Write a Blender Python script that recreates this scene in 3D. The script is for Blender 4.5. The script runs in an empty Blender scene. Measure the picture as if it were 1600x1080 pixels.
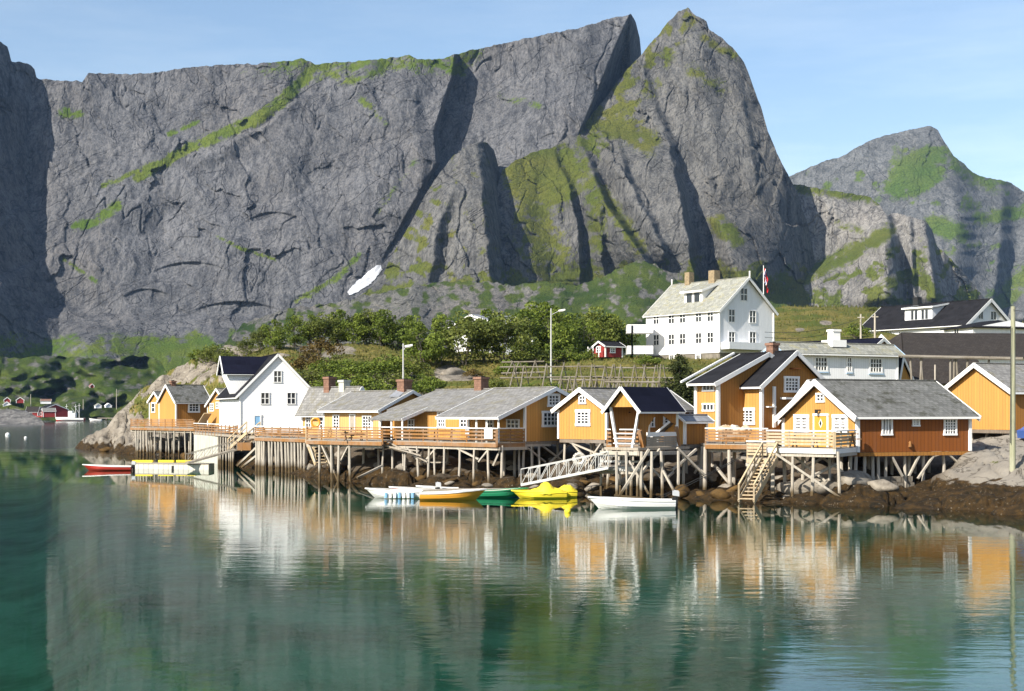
import bpy, math, random
import numpy as np
from mathutils import Vector, Matrix
random.seed(7)
rng = np.random.default_rng(7)
SC = bpy.context.scene
COL = SC.collection
# ------------------------------------------------------------------ camera, sky, sun, exposure
F, H, HOR, CX = 2200.0, 5.2, 643.0, 800.0      # focal length (px of the 1600 px photograph), eye height, horizon row
cam = bpy.data.objects.new("camera", bpy.data.cameras.new("camera"))
COL.objects.link(cam)
cam.location = (0, 0, H)
cam.rotation_euler = (math.radians(90), 0, 0)
cam.data.sensor_width = 36
cam.data.lens = F * 36 / 1600
cam.data.shift_y = (HOR - 540) / 1600
cam.data.clip_start = 0.5
cam.data.clip_end = 20000
SC.camera = cam
HAZE = 0.00003
SUN_AZ, SUN_EL = 45.0, 34.0                      # degrees left of straight behind the camera; elevation
world = bpy.data.worlds.new("World")
SC.world = world
world.use_nodes = True
wn = world.node_tree.nodes
sky = wn.new("ShaderNodeTexSky")
sky.sky_type = 'NISHITA'
sky.sun_disc = False
sky.sun_elevation = math.radians(SUN_EL)
sky.sun_rotation = math.radians(180 + SUN_AZ)
sky.altitude = 0
sky.air_density = 1.0
sky.dust_density = 0.6
sky.ozone_density = 1.0
wl_ = world.node_tree.links                       # faint cirrus streaks in the sky itself
wc = wn.new("ShaderNodeTexCoord"); wm = wn.new("ShaderNodeMapping"); wz = wn.new("ShaderNodeTexNoise"); wr = wn.new("ShaderNodeValToRGB"); wx = wn.new("ShaderNodeMix")
wm.inputs["Scale"].default_value = (2.2, 2.2, 15.0); wm.inputs["Rotation"].default_value = (0.10, 0.06, 0)
wz.inputs["Scale"].default_value = 1.6; wz.inputs["Detail"].default_value = 6; wz.inputs["Roughness"].default_value = 0.6
wr.color_ramp.elements[0].position, wr.color_ramp.elements[1].position = 0.46, 0.80
wr.color_ramp.elements[1].color = (0.75, 0.75, 0.75, 1)
wx.data_type = 'RGBA'; wx.blend_type = 'MULTIPLY'
wx.inputs[7].default_value = (1.55, 1.30, 1.12, 1)
wl_.new(wc.outputs["Generated"], wm.inputs[0]); wl_.new(wm.outputs[0], wz.inputs["Vector"]); wl_.new(wz.outputs[0], wr.inputs[0]); wl_.new(wr.outputs[0], wx.inputs[0]); wl_.new(sky.outputs[0], wx.inputs[6])
wl_.new(wx.outputs[2], wn["Background"].inputs[0])
wn["Background"].inputs[1].default_value = 0.104
sun = bpy.data.objects.new("sun", bpy.data.lights.new("sun", 'SUN'))
COL.objects.link(sun)
sun.data.energy = 4.9
sun.data.angle = math.radians(0.5)
sun.data.color = (1.0, 0.94, 0.84)
a, e = math.radians(SUN_AZ), math.radians(SUN_EL)
sd = Vector((-math.sin(a) * math.cos(e), -math.cos(a) * math.cos(e), math.sin(e)))
sun.rotation_euler = (-sd).to_track_quat('-Z', 'Y').to_euler()
sun.location = sd * 300
SC.view_settings.view_transform = 'Standard'
SC.view_settings.look = 'None'
SC.view_settings.exposure = 0.74
SC.view_settings.gamma = 1.0
SC.cycles.max_bounces = 6
SC.cycles.diffuse_bounces = 2
SC.cycles.glossy_bounces = 3
SC.cycles.transparent_max_bounces = 12
SC.cycles.volume_bounces = 0
SC.cycles.use_denoising = True
SC.cycles.caustics_reflective = False
SC.cycles.caustics_refractive = False

# ------------------------------------------------------------------ helpers
def k_of(px): return (px - CX) / F
def P2(px, Y): return Vector((k_of(px) * Y, Y))
def zat(py, Y): return H - (py - HOR) / F * Y
def pyof(z, Y): return HOR - (z - H) / Y * F
def V3(p, z): return Vector((p[0], p[1], z))

def tag(o, label=None, cat=None, group=None, kind=None):
    if label: o["label"] = label
    if cat: o["category"] = cat
    if group: o["group"] = group
    if kind: o["kind"] = kind
    return o

def thing(name, label, cat, loc=(0, 0, 0), group=None, rz=0):
    o = bpy.data.objects.new(name, None)
    COL.objects.link(o)
    o.location = loc
    o.rotation_euler = (0, 0, rz)
    o.empty_display_size = 0.3
    return tag(o, label, cat, group)

def copy_tree(o, parent=None):
    c = o.copy()
    COL.objects.link(c)
    if parent: c.parent = parent
    for ch in list(o.children):
        copy_tree(ch, c)
    return c

def origin_of(o):
    p = Vector((0, 0, 0))
    while o:
        p += o.location
        o = o.parent
    return p

class MB:
    """collects faces with metre UVs, built as ONE mesh object"""
    def __init__(self):
        self.v, self.f, self.uv = [], [], []
    def poly(self, pts, uvs=None):
        i = len(self.v)
        pts = [Vector(p) for p in pts]
        self.v += pts
        self.f.append(list(range(i, i + len(pts))))
        if uvs is None:
            a, b, d = pts[0], pts[1], pts[-1]
            u = (b - a)
            u = u.normalized() if u.length > 1e-9 else Vector((1, 0, 0))
            w = (d - a) - u * (d - a).dot(u)
            w = w.normalized() if w.length > 1e-9 else Vector((0, 0, 1))
            uvs = [((p - a).dot(u), (p - a).dot(w)) for p in pts]
        self.uv += uvs
        return self
    def obox(self, c, ax, ay, az, hx, hy, hz):
        c = Vector(c)
        x, y, z = Vector(ax).normalized() * hx, Vector(ay).normalized() * hy, Vector(az).normalized() * hz
        q = lambda i, j, k: c + x * i + y * j + z * k
        for s in (-1, 1):
            self.poly([q(s, -1, -1), q(s, 1, -1), q(s, 1, 1), q(s, -1, 1)])
            self.poly([q(-1, s, -1), q(1, s, -1), q(1, s, 1), q(-1, s, 1)])
            self.poly([q(-1, -1, s), q(1, -1, s), q(1, 1, s), q(-1, 1, s)])
        return self
    def beam(self, p, q, w, h, up=(0, 0, 1)):
        p, q = Vector(p), Vector(q)
        d = (q - p)
        L = d.length
        d.normalize()
        s = d.cross(Vector(up))
        if s.length < 1e-4: s = d.cross(Vector((0, 1, 0)))
        s.normalize()
        n = s.cross(d)
        return self.obox((p + q) / 2, d, s, n, L / 2, w / 2, h / 2)
    def slab(self, pts, t):
        pts = [Vector(p) for p in pts]
        n = (pts[1] - pts[0]).cross(pts[-1] - pts[0]).normalized()
        if n.z < 0: n = -n
        up = [p + n * t for p in pts]
        self.poly(up)
        self.poly(pts)
        for i in range(len(pts)):
            j = (i + 1) % len(pts)
            self.poly([pts[i], pts[j], up[j], up[i]])
        return self
    def cyl(self, p, q, r0, r1=None, n=8):
        r1 = r0 if r1 is None else r1
        p, q = Vector(p), Vector(q)
        d = (q - p).normalized()
        s = d.cross(Vector((0, 0, 1)))
        if s.length < 1e-3: s = Vector((1, 0, 0))
        s.normalize()
        w = d.cross(s)
        A = [p + (s * math.cos(2 * math.pi * i / n) + w * math.sin(2 * math.pi * i / n)) * r0 for i in range(n)]
        B = [q + (s * math.cos(2 * math.pi * i / n) + w * math.sin(2 * math.pi * i / n)) * r1 for i in range(n)]
        for i in range(n):
            j = (i + 1) % n
            self.poly([A[i], A[j], B[j], B[i]])
        self.poly(B)
        self.poly(A[::-1])
        return self
    def build(self, name, mat, parent=None, smooth=False):
        off = origin_of(parent) if parent is not None else Vector((0, 0, 0))
        me = bpy.data.meshes.new(name)
        me.from_pydata([p - off for p in self.v], [], self.f)
        uvl = me.uv_layers.new(name="UVMap")
        uvl.data.foreach_set("uv", np.array(self.uv, dtype=np.float32).ravel())
        me.materials.append(mat)
        if smooth:
            me.polygons.foreach_set("use_smooth", [True] * len(me.polygons))
        o = bpy.data.objects.new(name, me)
        COL.objects.link(o)
        if parent is not None: o.parent = parent
        return o

def np_mesh(name, verts, faces, mat, parent=None, smooth=True, attrs=None):
    me = bpy.data.meshes.new(name)
    nv, nf, k = len(verts), len(faces), faces.shape[1]
    me.vertices.add(nv)
    me.vertices.foreach_set("co", np.asarray(verts, np.float32).ravel())
    me.loops.add(nf * k)
    me.loops.foreach_set("vertex_index", np.asarray(faces, np.int32).ravel())
    me.polygons.add(nf)
    me.polygons.foreach_set("loop_start", np.arange(0, nf * k, k, dtype=np.int32))
    me.polygons.foreach_set("loop_total", np.full(nf, k, np.int32))
    if smooth: me.polygons.foreach_set("use_smooth", np.ones(nf, bool))
    me.update(calc_edges=True)
    for an, av in (attrs or {}).items():
        at = me.attributes.new(an, 'FLOAT', 'POINT')
        at.data.foreach_set("value", np.asarray(av, np.float32).ravel())
    me.materials.append(mat)
    o = bpy.data.objects.new(name, me)
    COL.objects.link(o)
    if parent is not None: o.parent = parent
    return o

def grid_faces(nr, nc):
    i = np.arange(nr * nc).reshape(nr, nc)
    return np.stack([i[:-1, :-1], i[:-1, 1:], i[1:, 1:], i[1:, :-1]], -1).reshape(-1, 4)

# numpy noise
def _hash(ix, iy, seed):
    h = (ix.astype(np.int64) * 374761393 + iy.astype(np.int64) * 668265263 + seed * 974711) & 0xFFFFFFFF
    h = ((h ^ (h >> 13)) * 1274126177) & 0xFFFFFFFF
    h = (h ^ (h >> 16)) & 0xFFFFFFFF
    return h
def perlin(x, y, seed=0):
    x0, y0 = np.floor(x), np.floor(y)
    fx, fy = x - x0, y - y0
    u, v = fx * fx * fx * (fx * (fx * 6 - 15) + 10), fy * fy * fy * (fy * (fy * 6 - 15) + 10)
    def g(ix, iy, dx, dy):
        a = _hash(ix, iy, seed) * (2 * np.pi / 4294967296.0)
        return np.cos(a) * dx + np.sin(a) * dy
    n00, n10 = g(x0, y0, fx, fy), g(x0 + 1, y0, fx - 1, fy)
    n01, n11 = g(x0, y0 + 1, fx, fy - 1), g(x0 + 1, y0 + 1, fx - 1, fy - 1)
    return 1.5 * ((n00 * (1 - u) + n10 * u) * (1 - v) + (n01 * (1 - u) + n11 * u) * v)
def fbm(x, y, octv=5, seed=0, gain=0.5):
    s, a = 0, 1.0
    for i in range(octv):
        s = s + a * perlin(x * 2 ** i + 17.3 * i, y * 2 ** i - 9.1 * i, seed + i)
        a *= gain
    return s
def ridged(x, y, octv=4, seed=0, gain=0.5):
    s, a = 0, 1.0
    for i in range(octv):
        s = s + a * (1 - 2 * np.abs(perlin(x * 2 ** i + 5.7 * i, y * 2 ** i + 3.1 * i, seed + i)))
        a *= gain
    return s
def worley(x, y, seed=0):
    x0, y0 = np.floor(x), np.floor(y)
    d1 = np.full(x.shape, 9.0)
    d2 = np.full(x.shape, 9.0)
    idv = np.zeros(x.shape)
    for i in (-1, 0, 1):
        for j in (-1, 0, 1):
            cx, cy = x0 + i, y0 + j
            jx = _hash(cx, cy, seed) / 4294967296.0
            jy = _hash(cx, cy, seed + 91) / 4294967296.0
            d = np.hypot(cx + jx - x, cy + jy - y)
            closer = d < d1
            d2 = np.where(closer, d1, np.minimum(d2, d))
            idv = np.where(closer, _hash(cx, cy, seed + 7) / 4294967296.0, idv)
            d1 = np.where(closer, d, d1)
    return d1, d2, idv
def sstep(a, b, x):
    t = np.clip((x - a) / (b - a), 0, 1)
    return t * t * (3 - 2 * t)
def polydist(px, py, pts):
    d = np.full(px.shape, 1e9)
    for (x0, y0), (x1, y1) in zip(pts[:-1], pts[1:]):
        dx, dy = x1 - x0, y1 - y0
        t = np.clip(((px - x0) * dx + (py - y0) * dy) / (dx * dx + dy * dy), 0, 1)
        d = np.minimum(d, np.hypot(px - x0 - t * dx, py - y0 - t * dy))
    return d

# ------------------------------------------------------------------ materials
class NT:
    def __init__(self, name):
        self.m = bpy.data.materials.new(name)
        self.m.use_nodes = True
        self.t = self.m.node_tree
        self.b = self.t.nodes["Principled BSDF"]
        self.out = self.t.nodes["Material Output"]
    def n(self, typ, **kw):
        nd = self.t.nodes.new(typ)
        for k, v in kw.items():
            if k == 'i':
                for a, b in v.items():
                    if hasattr(b, 'node'): self.t.links.new(b, nd.inputs[a])
                    else: nd.inputs[a].default_value = b
            else: setattr(nd, k, v)
        return nd
    def link(self, a, b): self.t.links.new(a, b)
    def noise(self, vec, scale, detail=4, rough=0.55, dist=0.0):
        return self.n("ShaderNodeTexNoise", i={"Vector": vec, "Scale": scale, "Detail": detail, "Roughness": rough, "Distortion": dist}).outputs[0]
    def ramp(self, fac, stops):
        nd = self.n("ShaderNodeValToRGB", i={0: fac})
        cr = nd.color_ramp
        while len(cr.elements) < len(stops): cr.elements.new(0.5)
        for el, (p, c) in zip(cr.elements, stops):
            el.position = p
            el.color = (*c, 1) if not isinstance(c, (int, float)) else (c, c, c, 1)
        return nd.outputs[0]
    def mix(self, fac, a, b, typ='MIX'):
        nd = self.n("ShaderNodeMix", data_type='RGBA', blend_type=typ)
        for key, v in ((0, fac), (6, a), (7, b)):
            if hasattr(v, 'node'): self.link(v, nd.inputs[key])
            elif isinstance(v, (int, float)): nd.inputs[key].default_value = v
            else: nd.inputs[key].default_value = (*v, 1)
        return nd.outputs[2]
    def math(self, op, a, b=0.0, clamp=False):
        nd = self.n("ShaderNodeMath", operation=op, use_clamp=clamp)
        for key, v in ((0, a), (1, b)):
            if hasattr(v, 'node'): self.link(v, nd.inputs[key])
            else: nd.inputs[key].default_value = v
        return nd.outputs[0]
    def mapping(self, vec, scale=(1, 1, 1), rot=(0, 0, 0)):
        return self.n("ShaderNodeMapping", i={"Vector": vec, "Scale": scale, "Rotation": rot}).outputs[0]
    def attr(self, name): return self.n("ShaderNodeAttribute", attribute_name=name).outputs["Fac"]
    def coord(self, w="UV"): return self.n("ShaderNodeTexCoord").outputs[w]
    def pos(self): return self.n("ShaderNodeNewGeometry").outputs["Position"]
    def bump(self, h, strength, dist):
        return self.n("ShaderNodeBump", i={"Height": h, "Strength": strength, "Distance": dist}).outputs[0]
    def done(self, col=None, rough=0.8, bump=None, spec=0.3):
        if col is not None:
            if hasattr(col, 'node'): self.link(col, self.b.inputs["Base Color"])
            else: self.b.inputs["Base Color"].default_value = (*col, 1)
        if hasattr(rough, 'node'): self.link(rough, self.b.inputs["Roughness"])
        else: self.b.inputs["Roughness"].default_value = rough
        self.b.inputs["Specular IOR Level"].default_value = spec
        if bump is not None: self.link(bump, self.b.inputs["Normal"])
        return self.m

def mat_boards(name, col, period=0.24, var=0.18, horiz=False, groove=0.45):
    """vertical (or horizontal) board cladding"""
    m = NT(name)
    uv = m.coord()
    sx = m.n("ShaderNodeSeparateXYZ", i={0: uv}).outputs[1 if horiz else 0]
    ph = m.math('FRACT', m.math('DIVIDE', sx, period))
    g = m.math('LESS_THAN', ph, 0.2)
    cell = m.math('FLOOR', m.math('DIVIDE', sx, period))
    wn_ = m.n("ShaderNodeTexWhiteNoise", noise_dimensions='1D', i={"W": cell}).outputs[0]
    n1 = m.noise(m.mapping(uv, (1.2, 9, 1) if horiz else (9, 1.2, 1)), 1.0, 5, 0.65)
    n2 = m.noise(m.pos(), 0.5, 4)
    f = m.math('ADD', m.math('MULTIPLY', wn_, var), m.math('MULTIPLY', m.math('ADD', n1, n2), var * 0.9))
    c = m.mix(m.math('MULTIPLY', f, 1.0, True), tuple(min(1, x * 1.12) for x in col), tuple(x * 0.55 for x in col))
    st_ = m.noise(m.mapping(m.pos(), (1.4, 1.4, 0.22)), 1.3, 5, 0.7)
    c = m.mix(m.ramp(st_, [(0.50, 0.0), (0.74, 0.45 if col[2] < .5 else .22)]), c, tuple(x * 0.5 + .04 for x in col))
    c = m.mix(m.math('MULTIPLY', g, groove), c, tuple(x * 0.45 for x in col))
    b = m.bump(m.math('SUBTRACT', 1.0, g), 0.6, 0.02)
    return m.done(c, 0.72, b, 0.25)

def mat_plain(name, col, rough=0.6, var=0.15, scale=3.0, spec=0.3, dirt=None):
    m = NT(name)
    n1 = m.noise(m.pos(), scale, 5, 0.6)
    c = m.mix(m.math('MULTIPLY', n1, 2 * var), tuple(min(1, x * (1 + var * .5)) for x in col), tuple(x * (1 - var) for x in col))
    if dirt:
        n2 = m.noise(m.mapping(m.pos(), (1.5, 1.5, 0.3)), 1.6, 5, 0.7)
        c = m.mix(m.ramp(n2, [(0.45, 0.0), (0.75, 0.7)]), c, dirt)
    return m.done(c, rough, m.bump(n1, 0.15, 0.02), spec)

def mat_roof(name, col, moss=None, tile=0.32, gap=0.35, mossamt=0.5, spec=0.2):
    m = NT(name)
    uv = m.coord()
    br = m.n("ShaderNodeTexBrick", i={"Vector": uv, "Scale": 1.0, "Mortar Size": 0.012, "Brick Width": tile, "Row Height": tile * 0.75,
             "Color1": (*[x * 1.25 for x in col], 1), "Color2": (*[x * 0.75 for x in col], 1), "Mortar": (*[x * gap for x in col], 1)})
    n = m.noise(uv, 0.9, 6, 0.7)
    c = m.mix(m.ramp(n, [(0.35, 0.0), (0.7, 0.55)]), br.outputs[0], tuple(x * 0.6 for x in col))
    n3 = m.noise(m.mapping(uv, (3.0, 0.5, 1)), 1.5, 5, 0.6)
    c = m.mix(m.ramp(n3, [(0.5, 0.0), (0.8, 0.4)]), c, tuple(min(1, x * 1.7) for x in col))
    if moss:
        n2 = m.noise(m.pos(), 1.1, 6, 0.75)
        c = m.mix(m.ramp(n2, [(0.52, 0.0), (0.62, mossamt)]), c, moss)
    return m.done(c, 0.85, m.bump(br.outputs[1], 0.4, -0.03), spec)

def mat_wood(name, col, grey=0.5, rough=0.85, low=None):
    m = NT(name)
    n1 = m.noise(m.mapping(m.pos(), (7, 7, 0.7)), 1.5, 5, 0.65)
    n2 = m.noise(m.pos(), 0.9, 3)
    c = m.mix(m.ramp(n1, [(0.3, 0.0), (0.7, 0.8)]), col, tuple(x * 0.5 for x in col))
    c = m.mix(m.ramp(n2, [(0.4, 0.0), (0.7, grey)]), c, (0.33, 0.31, 0.28))
    if low:                                             # tide-stained foot of a pile
        z = m.n("ShaderNodeSeparateXYZ", i={0: m.pos()}).outputs[2]
        w = m.math('ADD', z, m.math('MULTIPLY', n2, 0.8))
        c = m.mix(m.ramp(m.math('MULTIPLY', w, 0.4), [(0.34, 1.0), (0.55, 0.0)]), c, low)
    return m.done(c, rough, m.bump(n1, 0.3, 0.02), 0.2)

M = {}
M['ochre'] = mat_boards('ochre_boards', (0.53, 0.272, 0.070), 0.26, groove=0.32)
M['ochre_shaded'] = mat_boards('shaded_ochre_boards', (0.37, 0.165, 0.036), 0.26)  # ochre with the shade of walls turned from the sun in its colour
M['ochre_pale'] = mat_boards('pale_ochre_boards', (0.60, 0.37, 0.14), 0.26, groove=0.3)
M['red'] = mat_boards('red_boards', (0.30, 0.035, 0.03), 0.3)
M['rust'] = mat_boards('shaded_rust_boards', (0.235, 0.074, 0.014), 0.27, groove=0.5)  # reddened ochre, the weak grazing light of the side wall put into its colour
M['white_boards'] = mat_boards('white_boards', (0.80, 0.80, 0.80), 0.24, 0.06, groove=0.16)
M['white_wall'] = mat_boards('white_wall', (0.84, 0.83, 0.81), 0.2, 0.05, True, 0.12)
M['white'] = mat_plain('white_paint', (0.80, 0.79, 0.76), 0.5, 0.08)
M['blue_trim'] = mat_plain('blue_grey_trim', (0.35, 0.48, 0.62), 0.6, 0.1)
M['slate'] = mat_roof('grey_slate', (0.235, 0.228, 0.215), (0.16, 0.14, 0.07), 0.35)
M['slate_moss'] = mat_roof('mossy_slate', (0.16, 0.16, 0.15), (0.05, 0.05, 0.035), 0.35, mossamt=0.85)
M['slate_pale'] = mat_roof('pale_slate', (0.30, 0.30, 0.26), (0.30, 0.27, 0.12), 0.4)
M['tar'] = mat_roof('black_felt', (0.020, 0.020, 0.023), None, 1.0, 0.8, spec=.05)
M['navy'] = mat_roof('dark_blue_steel', (0.009, 0.010, 0.020), None, 0.9, 0.7, spec=.05)
M['brown_roof'] = mat_roof('dark_brown_shingle', (0.045, 0.038, 0.033), (0.03, 0.025, 0.02), 0.3)
M['steel_roof'] = mat_roof('grey_steel_sheet', (0.24, 0.25, 0.27), None, 0.6, 0.7)
M['rail'] = mat_wood('orange_stained_rail', (0.34, 0.165, 0.055), 0.35, 0.7)
M['rail_pale'] = mat_wood('pale_stained_rail', (0.60, 0.46, 0.28), 0.4, 0.7)
M['pile'] = mat_wood('weathered_pile', (0.55, 0.49, 0.40), 0.5, 0.85, (0.10, 0.07, 0.035))
M['pile_dark'] = mat_wood('dark_pile', (0.24, 0.19, 0.14), 0.3, 0.85, (0.05, 0.035, 0.02))
M['plank'] = mat_wood('grey_plank', (0.42, 0.36, 0.28), 0.6)
M['rackwood'] = mat_wood('bleached_pole', (0.22, 0.19, 0.145), 0.4)
M['stone'] = mat_roof('stone_masonry', (0.23, 0.205, 0.165), None, 0.7, 0.5)
M['concrete'] = mat_plain('pale_concrete', (0.50, 0.49, 0.42), 0.9, 0.2, 1.5, dirt=(0.22, 0.23, 0.16))
M['brick'] = mat_roof('brick', (0.23, 0.13, 0.09), None, 0.25, 0.6)
M['yellowbrick'] = mat_roof('ochre_brick', (0.30, 0.23, 0.14), None, 0.3, 0.6)
M['metal'] = mat_plain('galvanised_steel', (0.46, 0.46, 0.44), 0.45, 0.12)
M['rope'] = mat_plain('rope', (0.5, 0.48, 0.42), 0.9)
M['black'] = mat_plain('black_paint', (0.02, 0.02, 0.02), 0.5)
M['door_blue'] = mat_plain('pale_blue_door', (0.22, 0.42, 0.62), 0.5)
M['door_ochre'] = mat_plain('ochre_door', (0.62, 0.31, 0.05), 0.5)
def mat_glass():
    m = NT('window_glass')
    n = m.noise(m.pos(), 0.7, 2)
    c = m.mix(n, (0.012, 0.014, 0.018), (0.05, 0.055, 0.06))
    return m.done(c, 0.06, None, 0.5)
M['glass'] = mat_glass()
def mat_curtain():
    m = NT('curtained_glass')
    n = m.noise(m.mapping(m.coord(), (6, 0.6, 1)), 2.0, 3)
    c = m.mix(m.ramp(n, [(0.42, 0.0), (0.55, 1.0)]), (0.03, 0.03, 0.035), (0.42, 0.41, 0.40))
    return m.done(c, 0.1, None, 0.5)
M['curtain'] = mat_curtain()
# ------------------------------------------------------------------ mountains (relief sheets with their own distance, slope and back)
def mat_rock(name, base, dark, grass, warm=(0.20, 0.175, 0.16), sc=1.0, gk=0.0):
    m = NT(name)
    p = m.pos()
    wv = m.n("ShaderNodeTexNoise", i={"Vector": p, "Scale": 0.012 * sc, "Detail": 4}).outputs[1]
    wp = m.n("ShaderNodeVectorMath", operation='ADD', i={0: p, 1: m.n("ShaderNodeVectorMath", operation='SCALE', i={0: wv, "Scale": 26 / sc}).outputs[0]}).outputs[0]
    big = m.noise(m.mapping(p, (0.006 * sc, 0.006 * sc, 0.005 * sc)), 1.0, 5, 0.6)
    act = m.ramp(big, [(0.40, 0.25), (0.62, 1.0)])                                        # smooth slabs against broken rock
    slab = m.noise(m.mapping(wp, (0.016 * sc, 0.016 * sc, 0.016 * sc), (0, 0.6, 0)), 1.0, 5, 0.55)
    diag = m.noise(m.mapping(m.mapping(wp, (1, 1, 1), (0, 0.55, 0)), (0.022 * sc, 0.04 * sc, 0.19 * sc)), 1.0, 6, 0.62)
    vert = m.noise(m.mapping(wp, (0.16 * sc, 0.11 * sc, 0.014 * sc)), 1.0, 6, 0.62)
    fine = m.noise(m.mapping(p, (0.46 * sc, 0.46 * sc, 0.20 * sc)), 1.0, 5, 0.72)
    stain = m.noise(m.mapping(wp, (0.10 * sc, 0.06 * sc, 0.004 * sc)), 1.0, 4, 0.6)
    c = m.mix(m.ramp(slab, [(0.36, 0.0), (0.64, 1.0)]), tuple(x * 0.82 for x in base), tuple(x * 1.2 for x in base))
    c = m.mix(m.ramp(big, [(0.45, 0.0), (0.68, 0.75)]), c, warm)
    c = m.mix(m.ramp(vert, [(0.32, 0.85), (0.55, 0.0)]), c, dark)
    c = m.mix(m.ramp(stain, [(0.50, 0.0), (0.68, 0.75)]), c, tuple(x * 0.8 for x in dark))
    c = m.mix(m.ramp(fine, [(0.34, 0.8), (0.50, 0.0)]), c, tuple(x * 0.5 for x in dark))
    c = m.mix(m.ramp(fine, [(0.54, 0.0), (0.68, 0.6)]), c, tuple(min(1, x * 1.6) for x in base))
    # joints: thin iso-lines running down the dip and along inclined bedding
    nc = m.noise(m.mapping(p, (0.020 * sc, 0.014 * sc, 0.0065 * sc), (0, .25, 0)), 1.0, 3, 0.5)
    nd = m.noise(m.mapping(m.mapping(p, (1, 1, 1), (0, 0.55, 0)), (0.006 * sc, 0.012 * sc, 0.030 * sc)), 1.0, 3, 0.5)
    ca = m.math('ABSOLUTE', m.math('SUBTRACT', nc, 0.5))
    cb = m.math('ABSOLUTE', m.math('SUBTRACT', nd, 0.5))
    crf = m.ramp(m.math('MINIMUM', ca, cb), [(0.0, 1.0), (0.007, 0.0)])
    c = m.mix(m.math('MULTIPLY', m.math('MULTIPLY', crf, act), 0.7), c, tuple(x * 0.3 for x in dark))
    g = m.attr("grass")
    gn = m.math('ADD', m.math('MULTIPLY', g, 1.25), m.math('MULTIPLY', m.math('SUBTRACT', m.math('ADD', m.math('MULTIPLY', fine, .6), m.math('MULTIPLY', diag, .4)), 0.5), 3.0))
    gcol = m.mix(m.ramp(slab, [(0.35, 0.0), (0.65, 1.0)]), grass[0], grass[1])
    gcol = m.mix(m.ramp(fine, [(0.40, 0.6), (0.55, 0.0)]), gcol, tuple(x * 0.4 for x in grass[0]))
    c = m.mix(m.ramp(gn, [(0.42 - gk, 0.0), (0.78 - gk, 1.0)]), c, gcol)
    h = m.math('ADD', m.math('MULTIPLY', m.math('ADD', m.math('MULTIPLY', diag, 0.55), m.math('MULTIPLY', vert, 0.4)), act), m.math('SUBTRACT', m.math('MULTIPLY', fine, 0.55), m.math('MULTIPLY', crf, 0.35)))
    return m.done(c, 0.95, m.bump(h, 0.8, 4.5 / sc), 0.1)

G1 = ((0.070, 0.115, 0.018), (0.12, 0.145, 0.028))
M['rock_wall'] = mat_rock('wall_rock', (0.134, 0.134, 0.139), (0.052, 0.055, 0.063), G1, warm=(0.150, 0.142, 0.137))
M['rock_peak'] = mat_rock('peak_rock', (0.138, 0.135, 0.128), (0.054, 0.055, 0.057), ((0.075, 0.095, 0.016), (0.125, 0.125, 0.028)), warm=(0.135, 0.125, 0.11))
M['rock_pale'] = mat_rock('pale_rock', (0.23, 0.22, 0.203), (0.105, 0.102, 0.10), ((0.085, 0.11, 0.02), (0.13, 0.14, 0.032)), warm=(0.32, 0.295, 0.265))
M['rock_far'] = mat_rock('far_rock', (0.14, 0.143, 0.143), (0.07, 0.075, 0.077), ((0.07, 0.115, 0.025), (0.11, 0.14, 0.035)), warm=(0.18, 0.17, 0.16), sc=0.6, gk=.06)
M['rock_green'] = mat_rock('overgrown_rock', (0.16, 0.155, 0.14), (0.07, 0.07, 0.06), ((0.030, 0.056, 0.010), (0.085, 0.108, 0.019)), sc=1.4)

def spur(px, py, line, wl, wr):
    xs, ys, am = [np.array(q, float) for q in zip(*line)]
    lx = np.interp(py, ys, xs)
    a = np.interp(py, ys, am) * sstep(ys[0] - 25, ys[0] + 5, py) * (1 - sstep(ys[-1] - 5, ys[-1] + 25, py))
    wob = fbm(py / 30.0, px * 0 + ys[0], 3, int(xs[0])) * 3
    s = px - lx - wob
    return a * np.where(s < 0, np.exp(-(s / wl) ** 2), np.exp(-(s / wr) ** 2))
def slabs(u, v, amp, tilt, seed):
    x0, y0 = np.floor(u), np.floor(v)
    d1 = np.full(u.shape, 9.0)
    out = np.zeros(u.shape)
    for i in (-1, 0, 1):
        for j in (-1, 0, 1):
            cx, cy = x0 + i, y0 + j
            hx = _hash(cx, cy, seed) / 4294967296.0
            hy = _hash(cx, cy, seed + 91) / 4294967296.0
            dx, dy = u - cx - hx, v - cy - hy
            d = np.abs(dx) * .8 + np.hypot(dx, dy)
            val = (_hash(cx, cy, seed + 7) / 4294967296.0 - .5) * amp + dx * tilt * (_hash(cx, cy, seed + 17) / 4294967296.0 - .62) + dy * tilt * (_hash(cx, cy, seed + 27) / 4294967296.0 - .5)
            k = d < d1
            out = np.where(k, val, out)
            d1 = np.where(k, d, d1)
    return out
def lineof(py, pts):
    xs, ys = zip(*pts)
    return np.interp(py, ys, xs)

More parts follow.
